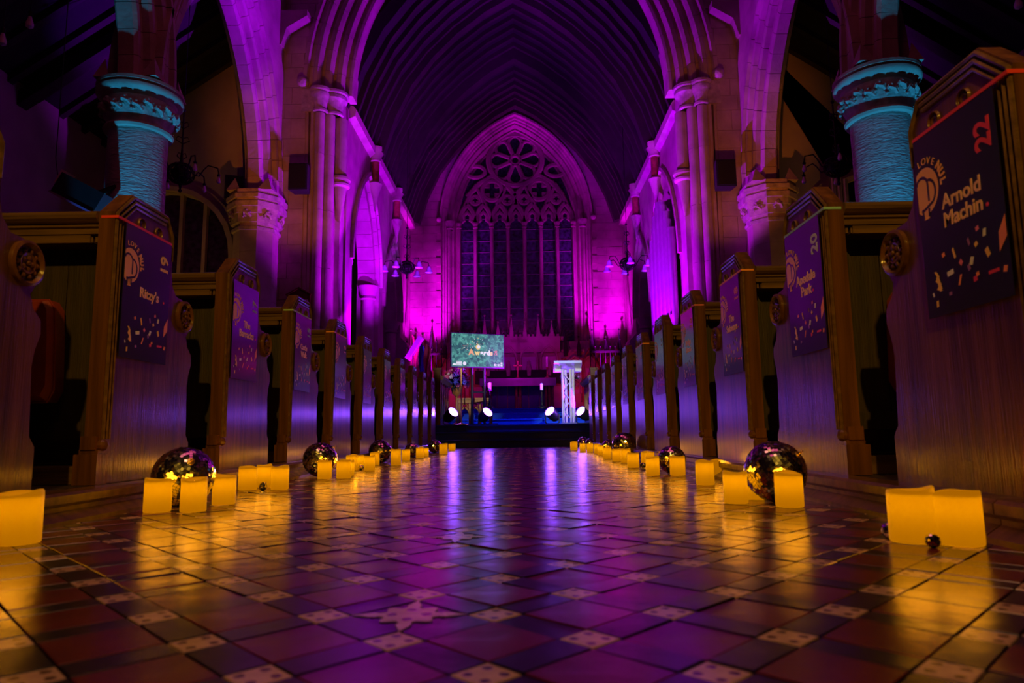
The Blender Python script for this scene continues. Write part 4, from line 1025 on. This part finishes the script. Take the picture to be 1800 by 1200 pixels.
# ---- white truss lectern
p = on_y(1000, 744, 12.35); o = empty('truss_lectern', (p.x, p.y, ZS)); tag(o, 'white metal truss lectern with sloping top on the stage', 'lectern')
posts = [(-.095, 0), (.045, .0), (.10, .06), (-.03, .12)]
for a, c in posts:
    b = MB(); b.tube([(a, c, .02), (a, c, .98)], .024, 10); b.build('chord', whitem, o, True)
for (a, c), (d, e) in ((posts[0], posts[1]), (posts[1], posts[2]), (posts[3], posts[0])):
    for k in range(5):
        z0, z1 = .08+k*.17, .08+(k+1)*.17; b = MB(); f_ = k % 2
        b.tube([((a if f_ else d), (c if f_ else e), z0), ((d if f_ else a), (e if f_ else c), z1)], .008, 6); b.build('brace', whitem, o, True)
b = MB(); b.box(-.13, .14, -.05, .16, 0, .02); b.build('base_plate', whitem, o)
b = MB(); mt = Matrix.Translation((.0, .05, 1.02)) @ Matrix.Rotation(math.radians(-20), 4, 'X'); b.box(-.25, .25, -.2, .2, -.012, .012, mtx=mt); b.box(-.25, .25, -.2, -.185, .012, .04, mtx=mt); b.build('reading_desk', whitem, o)
b = MB(); b.box(-.24, -.13, -.10, .12, .93, .985); b.box(.13, .24, -.10, .12, .93, .985); b.build('desk_support', whitem, o)

# ---- mic stand
p = on_y(811, 746, 12.12); o = empty('microphone_stand', (p.x, p.y, ZS)); tag(o, 'thin golden stand rising beside the screen', 'stand')
b = MB(); b.lathe([(.001, 0), (.13, 0), (.13, .012), (.03, .03), (.014, .04)], n=20); b.build('base', brassm, o, True)
b = MB(); b.tube([(0, 0, .03), (0, 0, 1.0)], .011, 8); b.build('pole', brassm, o, True)
b = MB(); b.tube([(-.06, 0, 1.0), (0, 0, 1.01), (.1, -.03, 1.03)], .010, 8); b.build('boom', brassm, o, True)

# ---- wooden stalls either side of the steps, running towards the sanctuary
def stall(s, x, y0, y1, zt, label):
    o = empty('choir_stall', (x, y0, ZS)); tag(o, label, 'choir stall', 'carved stalls either side of the stage')
    L_ = y1-y0
    b = MB(); b.prism([(-.04, .78), (.05, .78), (.11, .84), (.11, .88), (-.05, .92), (-.06, .86)], lambda p, a: (-s*p[0], a, p[1]), 0, L_); b.build('top_rail', oak_h, o)
    b = MB(); b.box(-.03, .03, 0, L_, 0, .12); b.build('plinth', oak, o)
    n = max(3, int(L_/.28))
    for k in range(n+1):
        b = MB(); yy = k*L_/n; b.tube([(0, yy, .12), (0, yy, .80)], .028, 8); b.build('post', golden, o, True)
    for k in range(n):
        a0, a1 = k*L_/n, (k+1)*L_/n; h = (a1-a0)/2; g = gothic(h*.9, h*1.9, .5, 6); m_ = (a0+a1)/2
        b = MB(); b.tube([(0, m_-u, z) for u, z in g]+[(0, m_+u, z) for u, z in g[-2::-1]], .02, 6); b.build('tracery_arch', golden, o, True)
    b = MB(); b.box(s*.03-.006, s*.03+.006, 0, L_, .12, .78); b.build('back_panel', oak_rough, o)
    b = MB(); b.box(-.06, .06, -.09, -.01, 0, .98); b.box(-.075, .075, -.1, .0, .98, 1.02); b.build('end_post', oak, o)
stall(-1, -1.52, 12.25, 13.8, 0, 'dark carved stall with golden tracery beside the screen')
stall(1, 1.32, 12.6, 14.3, 0, 'dark carved stall with golden tracery behind the lectern')

# ---- altar rail with gothic arches
p0, p1 = on_y(808, 735, 13.9), on_y(862, 735, 13.9)
o = empty('altar_rail', (p0.x, 13.9, ZS)); tag(o, 'low golden oak rail with pointed arches behind the screen poles', 'altar rail')
L_ = p1.x-p0.x
b = MB(); b.box(-.02, L_+.02, -.06, .06, .46, .53); b.box(-.04, L_+.04, -.075, .075, .53, .56); b.build('top_rail', golden, o)
for k in range(4):
    a = k*L_/3; b = MB(); b.box(a-.022, a+.022, -.022, .022, 0, .47); b.build('post', golden, o)
for k in range(3):
    a0, a1 = k*L_/3, (k+1)*L_/3; h = (a1-a0)/2; g = gothic(h*.92, h*1.7, .22, 6); m_ = (a0+a1)/2
    b = MB(); b.tube([(m_-u, 0, min(z, .47)) for u, z in g]+[(m_+u, 0, min(z, .47)) for u, z in g[-2::-1]], .02, 6); b.build('tracery_arch', golden, o, True)
    b = MB(); b.tube([(m_+.05*math.cos(t), 0, .40+.05*math.sin(t)) for t in [2*PI*i/12 for i in range(12)]], .012, 5, True); b.build('trefoil', golden, o, True)

# ---- flowers
def flowers(x, y, z, r, n, label, seed):
    rr = random.Random(seed)
    o = empty('flower_arrangement', (x, y, z)); tag(o, label, 'flowers', 'flower arrangements near the altar')
    b = MB(); b.lathe([(.001, 0), (.12, 0), (.12, .03), (.03, .08), (.025, .6), (.10, .68), (.13, .8), (.11, .84), (.001, .82)], n=18); b.build('pedestal', golden, o, True)
    fl = MB(); fl.ball((0, 0, 0), .4, 8, 5)
    for k in range(6): fl.add([(math.cos(k*PI/3)*.3, math.sin(k*PI/3)*.3, .05), (math.cos(k*PI/3+.45), math.sin(k*PI/3+.45), .25), (math.cos(k*PI/3+.0)*1.15, math.sin(k*PI/3)*1.15, .3), (math.cos(k*PI/3-.45), math.sin(k*PI/3-.45), .25)], [(0, 1, 2, 3)])
    pm, wm = fl.mesh('flower', pinkm), fl.mesh('flower', whitepet)
    lf = MB(); lf.add([(0, 0, 0), (.25, .5, .1), (0, 1.2, 0), (-.25, .5, .1)], [(0, 1, 2, 3)]); lm_ = lf.mesh('leaf', leafm)
    for k in range(n):
        d = Vector((rr.gauss(0, 1), rr.gauss(0, 1), rr.gauss(.5, .8))).normalized(); q = rr.uniform(.55, 1.0)*r
        m = Matrix.LocRotScale(Vector((0, 0, .84+r*.35))+d*q, d.to_track_quat('Z', 'Y'), Vector((.045, .045, .045))*rr.uniform(.8, 1.3)); link('flower', wm if rr.random() < .25 else pm, o, mtx=m)
    for k in range(n):
        d = Vector((rr.gauss(0, 1), rr.gauss(0, 1), rr.gauss(.2, .9))).normalized()
        m = Matrix.LocRotScale(Vector((0, 0, .84+r*.3)), d.to_track_quat('Y', 'Z'), Vector((.12, r*.95, .12))); link('leaf', lm_, o, mtx=m)
c = on_y(803, 690, 14.25); flowers(c.x, 14.25, ZS+.001, .30, 90, 'pink and white flowers on a golden pedestal beside the screen', 3)
c = on_y(1003, 690, 15.3); flowers(c.x, 15.3, .535, .25, 40, 'pink flowers behind the white lectern', 5)

# ---- altar and what stands on and around it
AY = 19.2; ZF = .862
a0, a1 = on_y(846, 670, AY).x, on_y(975, 670, AY).x
o = empty('altar', ((a0+a1)/2, AY, ZF)); tag(o, 'stone altar on red marble legs with a violet cloth along its edge', 'altar'); L_ = a1-a0
b = MB(); b.box(-L_/2, L_/2, -.35, .35, .78, .86); b.build('altar_slab', stone, o)
b = MB(); b.box(-L_/2-.02, L_/2+.02, -.37, .36, .86, .875); b.box(-L_/2-.02, L_/2+.02, -.375, -.36, .66, .875); b.build('altar_cloth', frontal, o)
for xx in (-.97, -.88, -.79, -.05, .06, .79, .88, .97):
    b = MB(); b.lathe([(.06, 0), (.06, .04), (.04, .07), (.035, .60), (.055, .66), (.06, .78)], (xx*L_/2.1, -.25, 0), 12); b.build('leg', marble, o, True)
for k in range(6):
    xx = -L_/2+.15+k*(L_-.3)/6; b = MB(); b.box(xx+.01, xx+(L_-.3)/6-.01, -.1, -.07, .02, .76); b.build('back_panel', mat('blue_panel_%d' % k, (.06, .05, .22), .6) if k == 0 else MATS['blue_panel_0'], o)
b = MB(); b.box(-L_/2+.1, L_/2-.1, -.05, .3, 0, .78); b.build('core', stone, o)
zt = ZF+.876
o = empty('altar_cross', ((a0+a1)/2, AY, zt)); tag(o, 'small brass cross standing on the altar', 'cross')
b = MB(); b.lathe([(.001, 0), (.09, 0), (.09, .03), (.03, .06), (.02, .12)], n=14); b.build('base', brassm, o, True)
b = MB(); b.box(-.018, .018, -.012, .012, .1, .52); b.box(-.12, .12, -.012, .012, .36, .40); b.build('cross', brassm, o)
def candlestick(x, y, z, h, ch, label):
    o = empty('candlestick', (x, y, z)); tag(o, label, 'candlestick', 'candlesticks around the altar')
    b = MB(); b.lathe([(.001, 0), (.09, 0), (.09, .03), (.03, .06), (.018, .1), (.028, h*.4), (.016, h*.45), (.018, h*.9), (.05, h*.97), (.05, h)], n=14); b.build('stem', iron if z < 1 else brassm, o, True)
    b = MB(); b.lathe([(.001, h), (.03, h), (.03, h+ch), (.001, h+ch+.02)], n=12); b.build('candle', whitepet, o, True)
c = on_y(962, 660, AY); candlestick(c.x, AY, zt, .32, .30, 'tall candlestick on the altar, clear of the screen')
c = on_y(854, 660, AY); candlestick(c.x, AY, zt, .32, .30, 'tall candlestick on the altar, half hidden by the screen')
for px_, nm in ((861, 'screen'), (953, 'lectern')):
    c = on_floor(px_, 718, .70); candlestick(c.x, min(c.y, 17.2), .702, .36, .12, f'dark standing candlestick on the blue steps, {nm} side of the altar')

# ---- reredos: carved screen behind the altar
RY = 21.15
o = empty('reredos', (CX, RY, ZF)); tag(o, 'carved stone reredos with pointed niches, red shafts and pinnacles behind the altar', 'reredos')
b = MB(); b.box(-3.22, 3.22, .05, .3, 0, 1.85); b.build('back_wall', stone, o)
b = MB(); b.box(-1.35, 1.30, -.05, .2, 1.85, 2.35); b.build('centre_crest', stone, o)
b = MB(); b.box(-1.35, 1.3, -.12, .1, .88, 1.30); b.build('retable', darkcl, o)
def niche(x, w, z0, zs, d=.0):
    g = gothic(w/2, w*.95, zs, 7)
    b = MB(); b.tube([(x-w/2, d-.02, z0)] + [(x-u, d-.02, z) for u, z in g] + [(x+u, d-.02, z) for u, z in g[-2::-1]] + [(x+w/2, d-.02, z0)], .04, 6); b.build('niche_arch', stone, o, True)
    b = MB(); b.box(x-w/2+.03, x+w/2-.03, d+.02, d+.05, z0, zs+.1); b.build('niche_panel', frontal, o)
    b = MB(); b.lathe([(.001, zs-.5), (.09, zs-.5), (.1, zs-.3), (.05, zs-.12), (.05, zs-.05), (.001, zs)], (x, d-.03, 0), 10); b.build('carved_figure', carved, o, True)
for x in (-.95, -.32, .32, .95): niche(x, .52, 1.30, 1.62, -.02)
for x in (-2.85, -2.1, 1.75, 2.2, 2.85): niche(x, .56, .55, 1.25, .02)
for x in (-3.1, -2.48, -1.72, -1.5, 1.4, 1.98, 2.52, 3.1):
    b = MB(); b.lathe([(.07, .3), (.05, .36), (.045, 1.5), (.07, 1.56), (.08, 1.66)], (x, -.0, 0), 12); b.build('red_shaft', marble, o, True)
for x in (-2.85, -2.1, 2.2, 2.85):
    b = MB(); b.tube([(x-.33, -.03, 1.3), (x, -.03, 1.95), (x+.33, -.03, 1.3)], .04, 6); b.build('gable', marble, o, True)
for k, x in enumerate([-3.15+.42*i for i in range(16)]):
    h = .55 if k % 2 else .34; z0 = 2.33 if abs(x) < 1.3 else 1.83
    b = MB(); b.box(x-.06, x+.06, -.04, .1, z0-.1, z0+.15); b.add([(x-.06, -.04, z0+.15), (x+.06, -.04, z0+.15), (x+.06, .1, z0+.15), (x-.06, .1, z0+.15), (x, .03, z0+.15+h)], [(0, 1, 4), (1, 2, 4), (2, 3, 4), (3, 0, 4)]); b.ball((x, .03, z0+.16+h), .035, 6, 4)
    b.build('pinnacle', stone if abs(x) < 1.4 else darkcl, o)
for x in [-3.18+.13*i for i in range(50)]:
    z0 = 2.35 if abs(x) < 1.3 else 1.85
    b = MB(); b.box(x-.035, x+.035, 0, .06, z0, z0+.08); b.build('cresting', stone, o)
for k, x in enumerate((-1.1, -.37, .37, 1.0)):  # foliage standing on top
    pass
# dark iron grilles with spikes flanking the reredos
for s, nm in ((-1, 'screen'), (1, 'lectern')):
    o = empty('spiked_grille', (CX+s*2.75, 20.3, ZF)); tag(o, f'dark spiked iron grille in front of the reredos, {nm} side', 'grille', 'grilles beside the altar')
    b = MB(); b.box(-.62, .62, -.02, .02, 1.72, 1.78); b.box(-.62, .62, -.02, .02, .06, .12); b.build('rail', iron, o)
    for k in range(9):
        a = -.6+k*.15; h = 2.05 + .22*((k*5) % 3 == 0); b = MB(); b.tube([(a, 0, 0), (a, 0, h-.12), (a, 0, h)], [.014, .014, .002], 6); b.ball((a, 0, h-.14), .03, 6, 4); b.build('spike', iron, o)
# plants along the window sill
for k, px_ in enumerate((822, 850, 873, 900, 931, 958, 985)):
    c = on_y(px_, 560, 21.25); rr = random.Random(k); o = empty('sill_plant', (c.x, 21.33, 3.12)); 
    lf = MB()
    for q in range(46):
        d = Vector((rr.gauss(0, .6), rr.gauss(0, .25), rr.uniform(.3, 1.2))).normalized(); L2 = rr.uniform(.18, .5)
        e = d.cross(Vector((0, 1, 0))).normalized()*.035; z_ = Vector((rr.uniform(-.1, .1), 0, 0)); lf.add([z_, z_+d*L2*.5+e, z_+d*L2, z_+d*L2*.5-e], [(0, 1, 2, 3)])
    f = lf.build('foliage', leafm, o, recalc=False); f['kind'] = 'stuff'
    b = MB(); b.lathe([(.001, -.02), (.09, -.02), (.12, .10), (.10, .10), (.001, .08)], n=12); b.build('pot', carved, o, True)
    tag(o, f'leafy potted plant on the east window sill, {ORD[k]} from the screen side', 'plant', 'plants on the window sill')

# ---- banners and a boxy flood on the screen side
for k, (px_, m_, nm) in enumerate(((722, flagr, 'red'), (731, flagb, 'blue'), (743, flagr, 'dark red'))):
    c = on_y(px_, 655, 15.2+.3*k); o = empty('banner', (c.x, 15.2+.3*k, .54)); tag(o, f'{nm} banner furled on a pole beside the chancel wall', 'banner', 'furled banners by the chancel wall')
    b = MB(); b.tube([(0, 0, -.13 if k < 2 else 0), (0, 0, 2.0)], .015, 8); b.build('pole', brassm, o, True)
    b = MB(); n = 10
    vs = []; 
    for i in range(n+1):
        for j in range(9):
            t = j/8; vs.append((.02+.16*t+.02*math.sin(i*.9+j), .035*math.sin(j*1.6+i*.4), 1.92-.95*i/n-.25*t*(1-i/n*.3)))
    b.add(vs, [(i*9+j, i*9+j+1, (i+1)*9+j+1, (i+1)*9+j) for i in range(n) for j in range(8)]); b.build('cloth', m_, o, True)
    b = MB(); b.ball((0, 0, 2.03), .035, 8, 6); b.build('finial', brassm, o, True)
c = on_y(726, 612, 14.6); o = empty('flood_lamp', (c.x, 14.6, .54)); tag(o, 'flat tilted flood lamp on a stand near the furled banners', 'lamp')
b = MB(); b.tube([(0, 0, 0), (0, 0, c.z-.54)], .014, 8); b.build('stand_pole', iron, o, True)
b = MB(); mt = Matrix.Translation((.03, 0, c.z-.54)) @ Matrix.Rotation(math.radians(32), 4, 'Y'); b.box(-.05, .05, -.12, .12, -.28, .28, mtx=mt); b.build('lamp_head', cream_paper if False else pipe, o)
b = MB(); b.tube([(-.3, -.2, .005), (0, 0, .1), (.3, -.2, .005)], .01, 6); b.tube([(0, 0, .1), (0, .3, .005)], .01, 6); b.build('tripod', iron, o)

# ---- loudspeakers
def speaker(x, y, z, w, h, d, label, yaw=0):
    o = empty('loudspeaker', (x, y, z), yaw); tag(o, label, 'speaker', 'wall loudspeakers')
    b = MB(); b.prism([(-w/2, -d), (w/2, -d), (w/2*.8, 0), (-w/2*.8, 0)], XY, 0, h); b.build('cabinet', blackp, o)
    b = MB(); b.box(-w/2+.02, w/2-.02, -d-.012, -d, .02, h-.02); b.build('grille', blackm, o)
    b = MB(); b.box(-.05, .05, -.02, .12, h*.35, h*.65); b.build('wall_bracket', iron, o)
a = on_y(524, 334, 12.42); speaker(a.x, 12.66, a.z, .36, .52, .28, 'black loudspeaker high on the chancel arch wall, screen side')
a = on_y(1277, 328, 12.42); speaker(a.x, 12.66, a.z, .37, .52, .28, 'black loudspeaker high on the chancel arch wall, lectern side')
a = on_y(402, 350, 12.6); speaker(a.x, 12.85, a.z, .34, .48, .26, 'black loudspeaker in the aisle behind the chandelier, screen side', .35)

# ---- notice board by the respond
a = on_y(521, 545, 12.6); o = empty('notice_board', (a.x, 12.70, a.z-.3)); tag(o, 'dark wooden notice board with gabled top and cream strip beside the chancel arch', 'notice board')
b = MB(); b.prism([(-.22, 0), (.22, 0), (.22, .62), (0, .74), (-.22, .62)], XZ, 0, .05); b.build('board', oak, o)
b = MB(); b.tube([(-.24, -.01, .61), (0, -.01, .75), (.24, -.01, .61)], .02, 6); b.build('gable_moulding', oak, o)
b = MB(); b.box(-.18, .18, -.012, .0, .40, .52); b.build('paper_strip', cream_paper, o)
text('lettering', 'COMMUNION', .055, inkm, o, (0, -.0135, .435), RX, bold=.002, align='CENTER')

# ---- organ pipes on the lectern side of the chancel
OXX = CX+CW-.15
for k in range(11):
    y = 14.05+k*.21; h = 2.6 + .6*math.cos((k-5)*.42)
    o = empty('organ_pipe', (OXX-.02*(k % 2), y, 2.2)); tag(o, f'tall metal organ pipe, {ORD[k]} from the chancel arch', 'organ pipe', 'organ pipes along the chancel wall')
    b = MB(); b.lathe([(.015, 0), (.085, .42), (.085, h), (.078, h), (.078, h-.05)], n=14); b.build('pipe_body', pipe, o, True)
    b = MB(); b.box(-.09, -.07, -.045, .045, .44, .50); b.build('mouth', inkm, o)
b = MB(); b.box(OXX-.18, OXX+.14, 13.9, 16.4, .39, 2.2); o = b.build('organ_case', oak); 
r_ = empty('organ_case', (OXX, 15.1, .39)); bpy.data.objects.remove(o)
b = MB(); b.box(-.18, .12, -1.2, 1.25, 0, 1.8); b.build('case_body', oak, r_)
for k in range(6):
    b = MB(); b.box(-.195, -.18, -1.15+k*.4, -.80+k*.4, .15, 1.65); b.build('case_panel', golden, r_)
tag(r_, 'panelled oak organ case under the pipes', 'organ')

# ---- chandeliers
def chandelier(x, y, z, ztop, arms, style, label, grp, rot=0.0, R=.42):
    o = empty('chandelier', (x, y, z)); tag(o, label, 'chandelier', grp)
    b = MB()
    for k in range(10):
        a = k*PI/10
        b.tube([(.2*math.cos(t)*math.cos(a), .2*math.cos(t)*math.sin(a), .17*math.sin(t)) for t in [2*PI*i/20 for i in range(20)]], .009, 5, True)
    for zz in (-.09, 0, .09): b.tube([(math.sqrt(.04-zz*zz*1.3)*math.cos(t), math.sqrt(.04-zz*zz*1.3)*math.sin(t), zz) for t in [2*PI*i/20 for i in range(20)]], .011, 5, True)
    b.ball((0, 0, 0), .13, 12, 8); b.build('openwork_bowl', iron, o, True)
    b = MB(); b.tube([(0, 0, -.17), (0, 0, -.26)], [.03, .012], 8); b.ball((0, 0, -.28), .03, 8, 6); b.build('finial', iron, o, True)
    b = MB(); b.tube([(0, 0, .15), (0, 0, .42), (0, 0, 1.0)], [.03, .014, .012], 8)
    for k in range(4):
        for zz, rr in ((.28, .07), (.55, .10), (.8, .08)):
            a = k*PI/2+.4; b.tube([(0, 0, zz-.06), (rr*math.cos(a), rr*math.sin(a), zz), (rr*.7*math.cos(a), rr*.7*math.sin(a), zz+.06), (0, 0, zz+.03)], .008, 5)
    b.build('scrolled_stem', iron, o, True)
    b = MB(); b.tube([(0, 0, 1.0), (0, 0, ztop-z)], .007, 6); b.ball((0, 0, 1.05), .03, 8, 6); b.build('hanging_rod', iron, o, True)
    for k in range(arms):
        a = 2*PI*k/arms + rot; ca_, sa_ = math.cos(a), math.sin(a)
        arm = MB(); arm.tube([(r*ca_, r*sa_, zz) for r, zz in ((.17, 0), (.26, -.02), (.33, .10), (.39, .17), (R+.03, .14), (R+.05, .05))], .011, 6); ao = arm.build('arm', iron, o, True)
        c0 = ((R+.05)*ca_, (R+.05)*sa_, .05)
        if style == 'bulb':
            h = MB(); h.lathe([(.012, .0), (.022, -.02), (.03, -.025), (.018, -.05)], c0, 10); h.build('socket', iron, ao, True)
            h = MB(); h.lathe([(.012, -.05), (.02, -.075), (.034, -.12), (.03, -.15), (.001, -.168)], c0, 12); h.build('bulb', bulbg, ao, True)
        else:
            h = MB(); h.lathe([(.02, .0), (.045, -.03), (.06, -.08), (.085, -.15), (.10, -.17), (.095, -.168), (.055, -.08), (.018, -.02)], c0, 16); h.build('glass_shade', shadeg, ao, True)
    return o
a = on_y(318, 305, 10.2); chandelier(a.x, 10.2, a.z, 7.6, 6, 'bulb', 'black openwork chandelier with bare bulbs beside the aisle window, screen side', 'aisle chandeliers', .3, .50)
a = on_y(1472, 292, 10.2); chandelier(a.x, 10.2, a.z, 7.6, 6, 'bulb', 'black openwork chandelier with bare bulbs in the aisle, lectern side', 'aisle chandeliers', .15, .50)
a = on_y(707, 470, 17.2); chandelier(a.x+.12, 17.2, a.z, 8.6, 6, 'shade', 'chancel chandelier with frosted bell shades, screen side', 'chancel chandeliers', .2, .52)
a = on_y(1103, 464, 17.2); chandelier(a.x, 17.2, a.z, 8.6, 6, 'shade', 'chancel chandelier with frosted bell shades, lectern side', 'chancel chandeliers', .5, .52)
# pendant bulbs over the aisles
for px_, py_, yy, nm in ((52, 42, 8.2, 'longer flex, by the cyan column, screen side'), (4, 72, 8.0, 'further out in the aisle, screen side'), (1790, 8, 8.2, 'in the aisle, lectern side')):
    a = on_y(px_, py_, yy); o = empty('pendant_bulb', (a.x, yy, a.z)); tag(o, f'bare pendant bulb, {nm}', 'bulb', 'pendant bulbs over the aisles')
    b = MB(); b.lathe([(.02, .1), (.03, .06), (.05, 0), (.045, -.04), (.001, -.07)], n=14); b.build('bulb', bulbg, o, True)
    b = MB(); b.lathe([(.022, .10), (.024, .17), (.008, .19)], n=10); b.build('socket', iron, o, True)
    b = MB(); b.tube([(0, 0, .18), (0, 0, 1.2)], .006, 6); b.build('flex', iron, o)
# floodlight box on the column of the screen side
a = on_y(150, 345, 7.9); o = empty('column_flood', (a.x, 7.9, a.z)); tag(o, 'tilted box flood lamp strapped beside the cyan column, screen side', 'lamp')
mt = Matrix.Rotation(math.radians(28), 4, 'Y')
b = MB(); b.box(-.30, .30, -.15, .15, -.13, .13, mtx=mt); b.build('lamp_box', blackp, o)
b = MB(); b.box(-.31, .31, -.16, .16, -.155, -.13, mtx=mt); b.build('lamp_trim', INK['purple'], o)
b = MB(); b.box(-.38, -.30, -.08, .08, -.02, .16, mtx=mt); b.build('driver_box', cream_paper, o)
b = MB(); b.tube([(.1, .1, .08), (.45, .45, .42)], .03, 8); b.build('arm', iron, o)
b = MB(); b.tube([(-.34, 0, .16), (-.40, 0, .5), (-.40, 0, 3.0)], .006, 6); b.build('cable', iron, o)
# pipes standing at the aisle window, lectern side
for k, px_ in enumerate((1467, 1478, 1489)):
    a = on_y(px_, 345, 12.7); b = MB(); b.tube([(0, 0, -a.z+ZP), (0, 0, .55-.1*k)], .055, 10); o = empty('wall_pipe', (a.x, 12.75, a.z)); b.build('pipe', pipe, o, True); tag(o, f'tall pale pipe against the aisle end wall, {ORD[k]} from the chancel', 'pipe', 'pipes on the aisle end wall')
